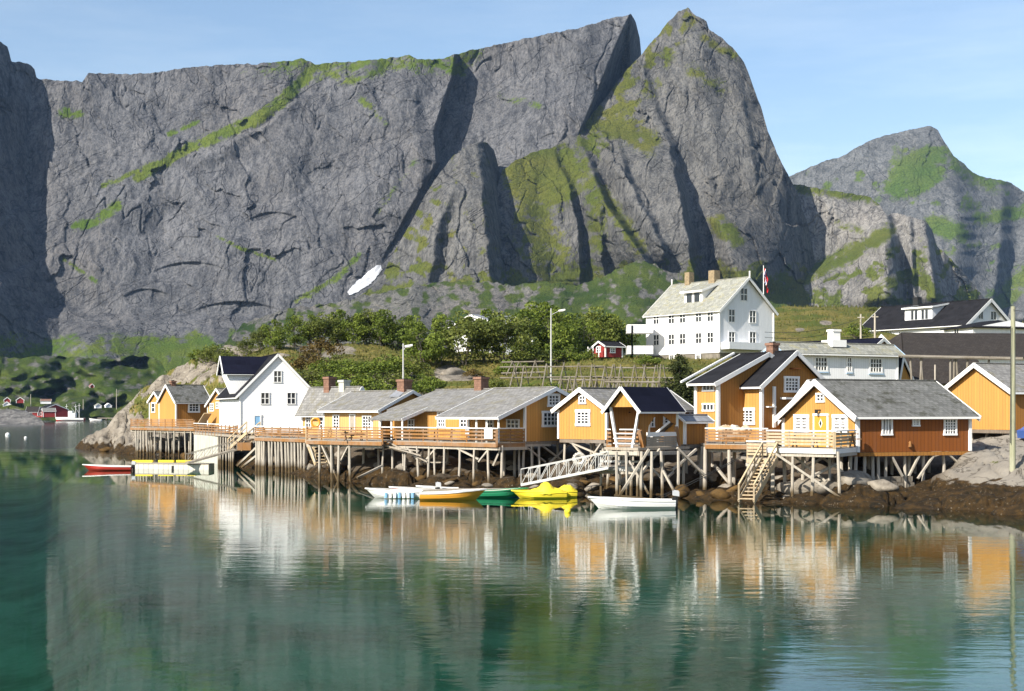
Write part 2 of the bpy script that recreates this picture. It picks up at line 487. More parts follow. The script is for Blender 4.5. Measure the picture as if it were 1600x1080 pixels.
LAST = {}
def sheet(name, mat, sil, base, dfun, gfun, step=1.5, vstep=1.5, rough=1.0, jag=2.0, seed=1, back=400, label=None):
    sx, sy = [np.array(q, float) for q in zip(*sil)]
    n = int((sx[-1] - sx[0]) / step) + 1
    cx = np.linspace(sx[0], sx[-1], n)
    top = np.interp(cx, sx, sy) + fbm(cx / 14.0, cx * 0 + seed, 5, seed) * jag
    base = np.interp(cx, *zip(*base)) if isinstance(base, list) else np.full(n, float(base))
    top = np.minimum(top, base - 2)
    nv = int((base - top).max() / vstep) + 1
    v = np.linspace(0, 1, nv)[:, None]
    py = base[None] + (top - base)[None] * v
    px = np.repeat(cx[None], nv, 0)
    d = dfun(px, py)
    # crags: broad bulges, vertical ribs, fine blocks, all in metres of depth
    w = fbm(px / 80, py / 80, 4, seed + 50) * 22
    w2 = fbm(px / 70 + 9, py / 70, 4, seed + 60) * 18
    act = .30 + .70 * sstep(-.2, .45, fbm(px / 90, py / 90, 3, seed + 21))                      # broken and smooth zones
    r = fbm(px / 120 + 3, py / 150, 3, seed) * 13
    # planar slabs bounded by joints: long cells dipping to the lower right, then smaller blocks
    for cwid, clen, amp, dip, tilt, sd in ((70, 170, 6.5, .42, 10, 1), (34, 90, 3.6, -.30, 6, 2), (26, 60, 2.6, .75, 5, 3), (12, 30, 1.5, .35, 2.2, 4)):
        cs_, sn_ = math.cos(dip), math.sin(dip)
        u_ = ((px + w * cwid / 60) * cs_ - (py + w2 * cwid / 60) * sn_) / cwid
        v_ = ((px + w * cwid / 60) * sn_ + (py + w2 * cwid / 60) * cs_) / clen
        r = r + slabs(u_, v_, amp, tilt, seed * 10 + sd) * (act if cwid < 60 else 1)
    cw = fbm((px + .45 * w + .25 * py) / 60, (py + .4 * w2) / 330, 2, seed + 70, .3)
    r -= 4.0 * np.exp(-(cw / .014) ** 2) * sstep(-.2, .2, fbm(px / 60, py / 90, 2, seed + 71))                                                       # long joints
    r += fbm(px / 9, py / 22, 3, seed + 20) * .8 * act
    d = d - r * rough * .88 * (d / 1600)
    fade = sstep(0, 0.03, 1 - v)
    X, Y, Z = (px - CX) / F * d, d, H - (py - HOR) / F * d
    rows = [np.stack([X[0], Y[0], np.full(n, -25.0)], -1)[None], np.stack([X, Y, Z], -1)]
    for bk, q in ((0.03, 0.985), (0.12, 0.95), (0.4, 0.75), (1.0, 0.2)):
        rows.append(np.stack([X[-1] * (1 + back * bk / Y[-1]), Y[-1] + back * bk, Z[-1] * q], -1)[None])
    vs = np.concatenate(rows, 0)
    g = gfun(px, py, d, top[None] + 0 * py)
    g = g * np.clip(1.05 + .65 * fbm(px / 16, py / 12, 4, seed + 90), .35, 1.5)
    LAST['d'] = (px, py, d)
    g = np.concatenate([g[:1], g] + [g[-1:]] * 4, 0)
    o = np_mesh(name, vs.reshape(-1, 3), grid_faces(vs.shape[0], n), mat, attrs={"grass": g})
    return tag(o, kind="structure", label=label)

# --- the great wall with the dark western corner
def d_wall(px, py):
    d = 1540 + 0.52 * (560 - py)
    ll = lineof(py, [(52, 40), (50, 130), (44, 200), (50, 330), (62, 420), (92, 500), (96, 560)])
    d -= 1.35 * np.clip(ll - px, 0, ll + 25)
    st = lineof(py, [(716, 60), (708, 120), (694, 160), (680, 205), (684, 255), (640, 330), (590, 420)])
    d += np.interp(py, [60, 140, 240, 300, 420], [30, 62, 62, 25, 0]) * sstep(-3, 4, px - st) * (1 - 0.75 * sstep(20, 190, px - st))
    d -= spur(px, py, [(655, 90, 10), (640, 180, 18), (660, 250, 22), (640, 330, 12)], 70, 20)
    d -= spur(px, py, [(470, 95, 8), (420, 170, 12), (330, 250, 10)], 60, 25)
    rr = lineof(py, [(984, 22), (962, 70), (940, 125), (912, 190), (890, 240)])
    d += 5.0 * np.maximum(0, px - rr)
    # inclined ledges rising to the right
    q = (py + 0.62 * px)
    lw = fbm(px / 80, py / 80, 3, 77) * 16
    d += 7 * sstep(-9, 3, -(q + lw - 440)) + 5 * sstep(-7, 3, -(q + lw - 350)) + 6 * sstep(-7, 3, -(q + lw - 600)) * sstep(200, 330, py)
    d -= 1.1 * np.maximum(0, py - 490) * sstep(70, 170, px)
    d -= spur(px, py, [(105, 500, 20), (130, 560, 70), (140, 600, 90)], 55, 70)
    # overhanging arches low on the face
    for ax, ay, aw in ((300, 408, 60), (370, 470, 70), (230, 450, 40), (430, 330, 45)):
        d += 9 * np.exp(-((px - ax) / aw) ** 2) * sstep(0, 4, py - ay - ((px - ax) / aw) ** 2 * 14) * np.exp(-np.maximum(0, py - ay) / 26)
    return d
def g_wall(px, py, d, top):
    g = 0.6 * sstep(45, 0, py - top) * sstep(330, 460, px) * (1 - sstep(720, 800, px))
    for pts, w, a in (([(395, 190), (430, 165), (470, 130), (490, 105)], 10, 1.0), ([(215, 275), (300, 230), (395, 188)], 9, 1.0), ([(160, 290), (215, 268)], 5, .7),
                      ([(118, 355), (150, 345), (185, 320)], 8, .95), ([(265, 210), (310, 190)], 5, .7), ([(95, 175), (125, 180)], 9, .7), ([(340, 370), (380, 390), (430, 405)], 4, .6),
                      ([(690, 100), (720, 110)], 12, .8), ([(560, 150), (600, 190)], 8, .5), ([(780, 150), (840, 165)], 8, .45), ([(655, 100), (600, 110), (540, 130)], 10, .5),
                      ([(500, 105), (540, 120)], 14, .6), ([(590, 330), (650, 250)], 8, .35), ([(100, 405), (150, 440)], 5, .5), ([(465, 470), (520, 440), (560, 400)], 7, .6)):
        g = np.maximum(g, a * np.exp(-(polydist(px, py, pts) / w) ** 2))
    g = np.maximum(g, sstep(505, 545, py + fbm(px / 40, py / 40, 3, 5) * 16) * (0.55 + 0.4 * sstep(190, 260, px)))
    return g
sheet("mountain", M['rock_wall'], [(-260, 70), (-120, 50), (-30, 52), (0, 65), (12, 74), (18, 95), (45, 100), (54, 108), (57, 122), (80, 125), (128, 128), (138, 114), (190, 116), (240, 114), (290, 106), (350, 101),
       (400, 100), (450, 95), (474, 92), (492, 100), (540, 97), (600, 92), (640, 86), (652, 93), (690, 92), (722, 82), (800, 65), (860, 52), (900, 45), (960, 27), (986, 23), (993, 34), (1000, 60), (1004, 110), (1010, 220)],
      [(-260, 640), (1010, 560)], d_wall, g_wall, seed=3)

WALL = LAST['d']
# --- the sharp peak and its front buttresses
def d_peak(px, py):
    d = 1610 + 0.55 * (480 - py)
    d -= spur(px, py, [(1038, 205, 10), (1048, 250, 75), (1062, 310, 95), (1075, 380, 105), (1086, 450, 60)], 120, 9)
    d -= spur(px, py, [(900, 205, 10), (925, 270, 45), (945, 320, 70), (985, 375, 70), (1022, 432, 30)], 55, 9)
    d -= spur(px, py, [(865, 238, 10), (890, 300, 36), (903, 370, 46), (905, 440, 30)], 40, 7)
    d -= spur(px, py, [(935, 330, 14), (938, 400, 34), (945, 450, 20)], 26, 8)
    d -= spur(px, py, [(962, 215, 8), (975, 270, 26), (1005, 330, 30), (1040, 400, 24)], 30, 7)
    d -= spur(px, py, [(1000, 100, 6), (1022, 170, 20), (1035, 200, 10)], 46, 8)
    d -= spur(px, py, [(1150, 110, 6), (1165, 200, 16), (1180, 290, 16)], 30, 9)
    d -= spur(px, py, [(1073, 12, 12), (1085, 90, 22), (1105, 180, 26), (1120, 250, 22), (1128, 330, 8)], 60, 26)
    d -= spur(px, py, [(1128, 345, 55), (1140, 390, 70), (1160, 440, 70)], 20, 55)
    rl = lineof(py, [(1090, 15), (1135, 90), (1160, 180), (1180, 260), (1170, 340), (1165, 430)])
    d += 0.012 * np.maximum(0, px - rl) ** 2
    d += 1.1 * np.maximum(0, 1010 - px - (py - 60) * .45) * sstep(300, 160, py) * 0.25 - 75 * sstep(905, 800, px)
    d -= 0.8 * np.maximum(0, py - 440)
    return d
def g_peak(px, py, d, top):
    n = fbm(px / 26, py / 26, 4, 8)
    g = 0.85 * sstep(75, 0, np.abs(px - lineof(py, [(1060, 12), (1010, 90), (960, 180), (900, 250), (840, 300)])) ) * sstep(-.5, .6, n + .15)
    g = np.maximum(g, 1.3 * np.exp(-(np.hypot((px - 850) / 66, (py - 272) / 52)) ** 4))
    for pts, w, a in (([(930, 190), (985, 205), (1010, 220)], 22, .95), ([(830, 330), (880, 420)], 30, .75), ([(940, 300), (1000, 390)], 14, .8), ([(1120, 350), (1150, 372)], 15, .9),
                      ([(905, 250), (930, 300), (935, 380)], 18, .7), ([(1100, 60), (1150, 90)], 10, .6), ([(1080, 110), (1130, 140)], 16, .45)):
        g = np.maximum(g, a * np.exp(-(polydist(px, py, pts) / w) ** 2))
    return np.maximum(g, sstep(395, 450, py + n * 25) * 1.0)
sheet("mountain", M['rock_peak'], [(748, 400), (768, 320), (785, 266), (808, 250), (832, 238), (862, 231), (890, 212), (915, 191), (950, 148), (978, 110), (1000, 88), (1015, 70), (1040, 40), (1060, 18), (1075, 12),
       (1083, 20), (1092, 27), (1104, 34), (1108, 46), (1126, 58), (1150, 80), (1162, 96), (1175, 130), (1190, 170), (1200, 205), (1214, 240), (1230, 270), (1243, 296), (1262, 350), (1285, 470)],
      520, d_peak, g_peak, seed=11, step=1.2, vstep=1.3, rough=1.1)

# --- the rocky prow in front of the wall
def d_prow(px, py):
    d = 1535 + 0.45 * (480 - py)
    d -= spur(px, py, [(742, 222, 30), (752, 300, 75), (760, 400, 75), (770, 480, 50)], 85, 16)
    d -= spur(px, py, [(702, 300, 12), (680, 360, 30), (668, 450, 25)], 40, 12)
    rr = lineof(py, [(755, 222), (768, 290), (776, 360), (786, 440)])
    d += 3.2 * np.maximum(0, px - rr)
    return d - 0.6 * np.maximum(0, py - 440)
def g_prow(px, py, d, top):
    n = fbm(px / 24, py / 24, 4, 31)
    g = 0.65 * sstep(-.25, .6, n) * sstep(720, 640, px - (py - 260) * .1) + 0.35 * sstep(0, .7, n)
    return np.maximum(g, sstep(415, 460, py + n * 25) * .95)
sheet("mountain", M['rock_peak'], [(520, 500), (545, 472), (562, 463), (580, 449), (598, 430), (613, 398), (640, 352), (665, 303), (690, 266), (705, 248), (722, 233), (745, 222), (762, 222), (772, 235), (777, 255), (784, 285), (789, 320), (793, 370), (799, 420), (808, 480)],
      520, d_prow, g_prow, seed=23, step=1.2, vstep=1.3)

# --- pale ridge right of the peak
def d_pale(px, py):
    d = 1760 + 0.5 * (480 - py)
    d -= spur(px, py, [(1384, 330, 30), (1392, 380, 70), (1405, 470, 60)], 60, 8)
    d -= spur(px, py, [(1442, 345, 30), (1452, 400, 60), (1462, 470, 50)], 26, 9)
    d -= spur(px, py, [(1418, 338, 15), (1424, 400, 30), (1428, 470, 25)], 16, 6)
    bl = lineof(px, [(455, 1200), (410, 1300), (365, 1390), (300, 1480)])
    d -= 45 * sstep(-12, 14, py - bl) * sstep(1420, 1380, px)
    return d + 1.6 * np.maximum(0, px - 1475)
def g_pale(px, py, d, top):
    g = np.exp(-(polydist(px, py, [(1210, 462), (1245, 440), (1300, 410), (1345, 388), (1388, 362)]) / 13) ** 2)
    for pts, w, a in (([(1225, 290), (1300, 300), (1370, 312)], 10, .7), ([(1310, 350), (1350, 362)], 8, .5), ([(1360, 470), (1395, 440)], 12, .8), ([(1440, 400), (1430, 430)], 12, .6)):
        g = np.maximum(g, a * np.exp(-(polydist(px, py, pts) / w) ** 2))
    n = fbm(px / 30, py / 30, 4, 61)
    return np.maximum(g, 0.75 * sstep(0, .5, n + .15) * sstep(0, 40, py - lineof(px, [(455, 1200), (410, 1300), (365, 1390), (350, 1480)])))
def pale_mat_wrap():
    return sheet("mountain", M['rock_pale'], [(1150, 500), (1176, 410), (1184, 366), (1208, 318), (1233, 287), (1262, 291), (1290, 297), (1335, 303), (1362, 309), (1376, 322), (1386, 337), (1402, 333), (1420, 338), (1445, 345), (1456, 358), (1464, 385),
           (1476, 395), (1500, 420), (1530, 455), (1570, 510)], 540, d_pale, g_pale, seed=41)
pale_mat_wrap()

# --- far hazy peak on the right
def d_far(px, py):
    d = 2900 + 1.1 * (480 - py)
    d -= spur(px, py, [(1460, 198, 60), (1478, 260, 150), (1490, 340, 200), (1480, 480, 200)], 210, 40)
    d -= spur(px, py, [(1563, 281, 40), (1560, 380, 120), (1548, 480, 120)], 60, 16)
    d -= spur(px, py, [(1640, 330, 40), (1640, 420, 120), (1630, 500, 120)], 60, 30)
    return d
def g_far(px, py, d, top):
    g = 1.2 * np.exp(-(np.hypot((px - 1432 + (py - 270) * .6) / 44, (py - 270) / 40)) ** 4)
    n = fbm(px / 34, py / 34, 4, 71)
    for pts, w, a in (([(1480, 240), (1520, 280), (1560, 290)], 16, .55), ([(1460, 350), (1500, 365)], 16, .9), ([(1530, 340), (1600, 330)], 14, .7), ([(1570, 470), (1600, 430)], 16, .9)):
        g = np.maximum(g, a * np.exp(-(polydist(px, py, pts) / w) ** 2))
    return np.maximum(g, .5 * sstep(.1, .7, n))
sheet("mountain", M['rock_far'], [(1190, 300), (1238, 273), (1265, 262), (1290, 251), (1312, 246), (1340, 230), (1356, 221), (1382, 212), (1400, 208), (1420, 203), (1440, 199), (1453, 196), (1466, 205), (1476, 222), (1490, 243), (1506, 256),
       (1520, 270), (1545, 279), (1563, 281), (1580, 286), (1600, 300), (1650, 318), (1720, 350), (1850, 420), (2000, 500)], 540, d_far, g_far, seed=51, rough=.55, jag=1.6)

# --- overgrown foot of the mountains
def d_foot(px, py): return 1330 + 1.6 * (520 - py) - spur(px, py, [(640, 440, 20), (640, 520, 40)], 40, 30) - spur(px, py, [(980, 410, 20), (990, 500, 40)], 50, 40)
def g_foot(px, py, d, top):
    n = fbm(px / 22, py / 18, 4, 81)
    return np.clip(.42 + .9 * n + .45 * sstep(780, 860, px) - .35 * np.exp(-((px - 600) / 90) ** 2), 0, 1.1)
sheet("mountain", M['rock_green'], [(330, 560), (380, 505), (450, 482), (520, 474), (560, 464), (600, 456), (640, 448), (700, 440), (760, 440), (800, 446), (850, 440), (900, 446), (940, 434), (970, 418), (1000, 405), (1022, 412), (1060, 440), (1100, 462), (1200, 470), (1320, 500)],
      570, d_foot, g_foot, seed=91, rough=1.1, jag=3)

# --- snow patch in the gully
def dd(x, y):
    px_, py_, d_ = WALL
    i = int(np.clip(np.searchsorted(px_[0], x), 1, px_.shape[1] - 2))
    j = int(np.argmin(np.abs(py_[:, i] - y)))
    dq = float(np.mean(d_[max(0, j - 2):j + 3, i - 1:i + 2])) - 1.3
    return Vector(((x - CX) / F * dq, dq, H - (y - HOR) / F * dq))
sb = MB()
so = [(545, 461), (543, 455), (551, 447), (557, 440), (566, 434), (572, 427), (581, 421), (588, 415), (596, 414), (597, 421), (592, 428), (586, 436), (580, 443), (570, 449), (562, 454), (553, 459)]
rs = random.Random(5)
so2 = []
for i in range(len(so)):
    (x0, y0), (x1, y1) = so[i], so[(i + 1) % len(so)]
    for t in (0, .25, .5, .75):
        so2.append((x0 + (x1 - x0) * t + rs.uniform(-1, 1), y0 + (y1 - y0) * t + rs.uniform(-.5, .5)))
cxs, cys = 571, 438
rings = []
for k, f in enumerate((1.0, .85, .7, .55, .4, .25, .1)):
    rings.append([dd(cxs + (x - cxs) * f + (0 if k == 0 else rs.uniform(-.5, .5)), cys + (y - cys) * f) + Vector((0, -(1 - f) * 1.0, 0)) for x, y in so2])
n_ = len(so2)
for A_, B_ in zip(rings[:-1], rings[1:]):
    for i in range(n_): sb.poly([A_[i], A_[(i + 1) % n_], B_[(i + 1) % n_], B_[i]])
sb.poly(rings[-1])
back_ = [q + Vector((0, 8, -2)) for q in rings[0]]
for i in range(n_): sb.poly([rings[0][i], rings[0][(i + 1) % n_], back_[(i + 1) % n_], back_[i]])
tag(sb.build("snow_patch", mat_plain('old_snow', (0.50, 0.52, 0.57), 0.8, 0.3, 0.15, dirt=(0.33, 0.33, 0.34))), kind="stuff", label="white patch of old snow in the gully below the grey wall")

# --- green hills of the far shore on the left
def d_hill(px, py): return 865 + 2.6 * (660 - py) + 60 * fbm(px / 70, py / 40, 3, 15)
def g_hill(px, py, d, top):
    n = fbm(px / 16, py / 12, 5, 121)
    return np.clip(.75 + .55 * n, .15, 1.1)
sheet("hills", M['rock_green'], [(-300, 540), (-150, 548), (0, 558), (30, 560), (62, 556), (120, 558), (170, 562), (205, 555), (235, 558), (252, 566), (262, 585), (280, 600), (330, 612), (420, 640)],
      663, d_hill, g_hill, seed=131, rough=.5, jag=2, back=150, vstep=1.2)
def d_isl(px, py): return 545 + 1.5 * (668 - py)
sheet("islet", M['rock_pale'], [(-120, 640), (-40, 641), (0, 637), (18, 632), (34, 638), (52, 648), (64, 655), (70, 664)], 669, d_isl, lambda px, py, d, t: .75 * sstep(645, 636, py) + 0 * px, seed=141, rough=.35, jag=1, back=40, step=.7, vstep=.7)
tag(bpy.data.objects["islet"], kind="structure")

# ------------------------------------------------------------------ near headland: ground and sea bed in one sheet
KEYS = [
 (-160, [(8, -3.5), (30, -4), (60, -6.5), (420, -6.5)]), (60, [(8, -3), (34, -3.6), (64, -6), (420, -6)]),
 (110, [(8, -3), (36, -3.5), (70, -5.5), (185, -3), (195, -.6), (205, -1), (260, -6)]),
 (130, [(8, -4), (150, -5), (185, -1), (192, .1), (197, .8), (205, .3), (230, -2), (260, -5)]),
 (165, [(8, -3.6), (140, -4), (178, -.5), (184, .1), (190, .9), (200, 2.8), (215, 2), (260, -3)]),
 (200, [(8, -3.4), (130, -4), (165, -.5), (171, .1), (178, .8), (188, 2.6), (203, 5.5), (220, 5), (260, 2)]),
 (240, [(8, -3.2), (120, -4), (160, -.5), (166, .1), (172, .9), (180, 2.6), (190, 5), (203, 8.7), (230, 8), (300, 4)]),
 (290, [(8, -3), (118, -4), (158, -.4), (164, .1), (170, 1), (178, 2.6), (188, 5.5), (203, 11.4), (230, 11), (320, 6)]),
 (340, [(8, -3), (110, -4), (140, -.6), (150, 0), (160, .9), (172, 2.8), (182, 6), (203, 14), (230, 14), (330, 8)]),
 (380, [(8, -2.8), (105, -4), (122, -1), (135, 0), (150, 1.5), (160, 3), (175, 7.5), (190, 12), (203, 14.6), (230, 15), (340, 10)]),
 (450, [(8, -2.6), (95, -4), (112, -1), (120, 0), (127, 1.2), (135, 2.4), (150, 5), (170, 9.5), (188, 13.6), (203, 14.8), (230, 15), (340, 12)]),
 (540, [(8, -2.6), (80, -4), (98, -.7), (104, 0), (110, 1), (118, 1.9), (126, 2.8), (145, 6), (165, 9.8), (185, 13), (200, 14.5), (230, 15), (350, 12)]),
 (640, [(8, -2.5), (70, -4), (92, -.7), (96, 0), (101, .7), (108, 1.8), (118, 2.6), (130, 3.5), (150, 7.5), (165, 9.4), (185, 12.4), (205, 14), (350, 12)]),
 (800, [(8, -2.4), (65, -4), (88, -.6), (92, 0), (98, .7), (105, 1.8), (115, 2.5), (128, 4), (145, 7), (160, 9.2), (180, 11.6), (200, 13), (350, 12)]),
 (950, [(8, -2.4), (60, -4), (84, -.7), (88, 0), (93, .6), (100, 1.6), (110, 2.4), (125, 4), (145, 7), (165, 10), (185, 12), (200, 13), (350, 14)]),
 (1080, [(8, -2.3), (60, -3.5), (80, -.6), (84, 0), (88, .5), (94, 1.2), (102, 2.2), (112, 3), (125, 5), (145, 7.8), (165, 10), (185, 11.8), (210, 13), (300, 20), (420, 24)]),
 (1200, [(8, -2.2), (60, -3.5), (77, -.6), (81, 0), (85, .5), (90, 1.1), (96, 2), (104, 2.8), (115, 5.5), (130, 7), (150, 8.5), (185, 11.5), (220, 15), (300, 27), (420, 28)]),
 (1300, [(8, -2.2), (55, -3.5), (75, -.6), (79, .05), (82, .6), (85, 1.0), (92, 1.8), (100, 2.6), (112, 4.8), (125, 6.2), (150, 9), (200, 13), (240, 18), (310, 28.5), (420, 29)]),
 (1400, [(8, -2.2), (55, -3.5), (73, -.6), (77, 0), (80, .5), (84, .8), (88, 1.0), (96, 1.5), (104, 3), (112, 4.6), (125, 6.2), (150, 9), (200, 14), (240, 18), (310, 28), (420, 28)]),
 (1470, [(8, -2.2), (55, -3.5), (71.5, -.6), (75.5, 0), (78, .4), (82, .8), (86, 1.1), (95, 1.7), (104, 3.2), (112, 4.6), (130, 7), (200, 14), (240, 17.5), (310, 26), (420, 26)]),
 (1505, [(8, -2.2), (55, -3.5), (71, -.6), (75, 0), (78, .5), (80, .8), (82, 1.3), (85, 2.1), (90, 2.6), (95, 2.9), (110, 4.6), (130, 7), (200, 14), (240, 17.5), (310, 26), (420, 26)]),
 (1600, [(8, -2.2), (50, -3.5), (66, -.6), (70.5, 0), (74, .5), (77, .9), (79, 1.9), (81, 2.7), (90, 3.1), (110, 4.6), (130, 7), (200, 14), (240, 17.5), (310, 24), (420, 24)]),
 (1960, [(8, -2.2), (46, -3.5), (62, -.6), (66, 0), (72, 1), (79, 2.4), (90, 3.2), (110, 5), (130, 7), (200, 14), (240, 17.5), (310, 24), (420, 24)]),
]
TY = np.concatenate([np.arange(8, 56, 2.0), np.arange(56, 112, .36), np.arange(112, 212, .8), np.arange(212, 424, 5.0)])
TX = np.arange(-160, 1961, 3.0)
kx = np.array([k[0] for k in KEYS], float)
kz = np.stack([np.interp(TY, *zip(*k[1])) for k in KEYS], 0)               # key x Y
TZ = np.stack([np.interp(TX, kx, kz[:, j]) for j in range(len(TY))], 0)      # Y x px
for _ in range(3):
    TZ[:, 3:-3] = (TZ[:, :-6] + TZ[:, 1:-5] + TZ[:, 2:-4] + TZ[:, 3:-3] + TZ[:, 4:-2] + TZ[:, 5:-1] + TZ[:, 6:]) / 7
PXg, YYg = np.meshgrid(TX, TY)
XXg = (PXg - CX) / F * YYg
land = sstep(-1.2, .2, TZ)
shore = land * (1 - sstep(2.8, 4.5, TZ)) + land * sstep(420, 330, PXg) * sstep(0, 1, TZ)
d1, d2, idv = worley(XXg / 2.6 + fbm(XXg / 4, YYg / 4, 2, 3) * .3, YYg / 2.0, 5)
e1, e2, idw = worley(XXg / .9, YYg / .8, 15)
rm = sstep(1475, 1505, PXg) * sstep(.7, 1.5, TZ)                        # smooth glaciated slab on the right
shore = shore * (1 - .78 * rm)
TZ = TZ + shore * ((idv - .45) * .75 + (.5 - d1) * .45 - np.exp(-((d2 - d1) / .1) ** 2) * .35 + (.5 - e1) * .28 * (1 - sstep(.6, 2.2, TZ) * .7) + fbm(XXg / 6, YYg / 6, 4, 2) * .35)
TZ = TZ + rm * (fbm(XXg / 5 + YYg / 9, YYg / 4, 3, 19) * .35 - .3 * np.exp(-(fbm(XXg / 4, YYg / 7, 3, 29) / .05) ** 2))
head = sstep(430, 340, PXg) * sstep(1.5, 4, TZ)
f1, f2, idf = worley(XXg / 7 + YYg / 30, YYg / 9, 25)
TZ = TZ + head * ((idf - .5) * 2.6 + (.5 - f1) * 1.2 + fbm(XXg / 3, YYg / 3, 4, 6) * .5)
hillz = sstep(4, 6, TZ) * (1 - head)
TZ = TZ + hillz * (fbm(XXg / 14, YYg / 14, 4, 12) * .7 + fbm(XXg / 3, YYg / 3, 3, 13) * .25)
def tz(px, Y):
    i = np.clip(np.interp(px, TX, np.arange(len(TX))), 0, len(TX) - 1.001)
    j = np.clip(np.interp(Y, TY, np.arange(len(TY))), 0, len(TY) - 1.001)
    i0, j0 = int(i), int(j)
    a, b = i - i0, j - j0
    return float((TZ[j0, i0] * (1 - a) + TZ[j0, i0 + 1] * a) * (1 - b) + (TZ[j0 + 1, i0] * (1 - a) + TZ[j0 + 1, i0 + 1] * a) * b)
def tzp(x, y): return tz(CX + x / y * F, y)
PYg = HOR - (TZ - H) / YYg * F
gn = fbm(XXg / 5, YYg / 5, 4, 33)
grass = sstep(3.6, 5.0, TZ) * sstep(345, 420, PXg)
grass = np.maximum(grass, .95 * sstep(-.05, .4, gn) * head)
grass = grass * (1 - .9 * sstep(.45, .62, fbm(XXg / 9, YYg / 13, 4, 44)) * sstep(900, 500, PXg))
for rx, ry, rw, rh in ((440, 536, 26, 9), (480, 545, 22, 7), (532, 547, 26, 8), (700, 583, 24, 14), (725, 588, 24, 8), (352, 549, 18, 14), (505, 557, 14, 6), (560, 530, 10, 4), (1290, 505, 12, 5), (1250, 515, 8, 3)):
    grass *= 1 - np.exp(-(np.hypot((PXg - rx) / rw, (PYg - ry) / rh)) ** 4)
grass = np.maximum(grass, .6 * np.exp(-np.hypot((PXg - 1555) / 14, (PYg - 722) / 5) ** 2))
weed = sstep(1.25, .55, TZ + fbm(XXg / 2.2, YYg / 2.2, 3, 55) * .4 + .25 * sstep(1000, 1200, PXg) * -1) * land

def mat_ground():
    m = NT('headland_ground')
    p = m.pos()
    n1 = m.noise(p, 0.45, 7, 0.65)
    n2 = m.noise(p, 2.2, 6, 0.7)
    n3 = m.noise(p, 0.12, 4, 0.5)
    n4 = m.noise(p, 6.0, 4, 0.7)
    rock = m.mix(m.ramp(n1, [(0.35, 0.0), (0.65, 1.0)]), (0.14, 0.118, 0.092), (0.29, 0.255, 0.205))
    rock = m.mix(m.ramp(n2, [(0.55, 0.0), (0.75, 0.8)]), rock, (0.38, 0.355, 0.305))
    rock = m.mix(m.ramp(n4, [(0.28, 0.7), (0.45, 0.0)]), rock, (0.06, 0.05, 0.04))
    rock = m.mix(m.math('MULTIPLY', m.attr('slab'), 0.75), rock, m.mix(n1, (0.20, 0.18, 0.15), (0.36, 0.33, 0.28)))
    nk = m.noise(m.mapping(p, (0.5, 0.22, 0.8), (0, .5, .4)), 1.0, 4, 0.6, 0.6)
    ck = m.ramp(m.math('ABSOLUTE', m.math('SUBTRACT', nk, 0.5)), [(0.0, 0.85), (0.022, 0.0)])
    rock = m.mix(ck, rock, (0.045, 0.038, 0.03))
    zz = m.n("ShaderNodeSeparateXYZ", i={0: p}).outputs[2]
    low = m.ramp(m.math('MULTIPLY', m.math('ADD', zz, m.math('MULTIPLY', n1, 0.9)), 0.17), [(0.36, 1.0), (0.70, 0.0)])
    rock = m.mix(m.math('MULTIPLY', low, m.attr("shelf_wet_shade")), rock, m.mix(n2, (0.035, 0.027, 0.018), (0.125, 0.098, 0.07)))  # dark wet rock, with the shade under the houses put into its colour
    g = m.attr("grass")
    gcol = m.mix(m.ramp(n3, [(0.38, 0.0), (0.62, 1.0)]), (0.085, 0.10, 0.018), (0.20, 0.155, 0.045))
    gcol = m.mix(m.ramp(n2, [(0.42, 0.0), (0.62, 0.85)]), gcol, (0.042, 0.062, 0.010))
    gcol = m.mix(m.ramp(n1, [(0.55, 0.0), (0.72, 0.8)]), gcol, (0.24, 0.17, 0.06))
    gm = m.ramp(m.math('ADD', g, m.math('MULTIPLY', m.math('SUBTRACT', n2, 0.5), 0.9)), [(0.42, 0.0), (0.58, 1.0)])
    c = m.mix(gm, rock, gcol)
    w = m.attr("weed")
    wcol = m.mix(m.ramp(n2, [(0.35, 0.0), (0.68, 1.0)]), (0.012, 0.010, 0.006), (0.062, 0.035, 0.011))
    wcol = m.mix(m.ramp(n4, [(0.62, 0.0), (0.70, 0.8)]), wcol, (0.30, 0.26, 0.20))
    wm = m.ramp(m.math('ADD', w, m.math('MULTIPLY', m.math('SUBTRACT', n2, 0.5), 0.7)), [(0.38, 0.0), (0.55, 1.0)])
    c = m.mix(wm, c, wcol)
    z = m.n("ShaderNodeSeparateXYZ", i={0: p}).outputs[2]
    # sea bed: pale sand with patches of weed
    ns = m.noise(m.mapping(p, (0.13, 0.085, 0.1)), 1.0, 6, 0.6, 0.2)
    ns2 = m.noise(p, 0.9, 5, 0.7)
    bed = m.mix(m.ramp(m.math('ADD', m.math('MULTIPLY', ns, 0.8), m.math('MULTIPLY', ns2, 0.2)), [(0.36, 0.0), (0.58, 1.0)]), (0.11, 0.26, 0.015), (0.62, 0.80, 0.46))
    c = m.mix(m.ramp(m.math('MULTIPLY', z, -1.0), [(0.05, 0.0), (0.9, 1.0)]), c, bed)
    return m.done(c, 0.9, m.bump(m.math('ADD', n2, m.math('MULTIPLY', n4, 0.5)), 0.7, 0.12), 0.15)
M['ground'] = mat_ground()
vs = np.stack([XXg, YYg, TZ], -1).reshape(-1, 3)
tag(np_mesh("ground", vs, grid_faces(len(TY), len(TX)), M['ground'], attrs={"grass": grass, "weed": weed, "slab": rm, "shelf_wet_shade": sstep(390, 470, PXg) * (1 - .8 * sstep(1440, 1500, PXg))}), kind="structure")

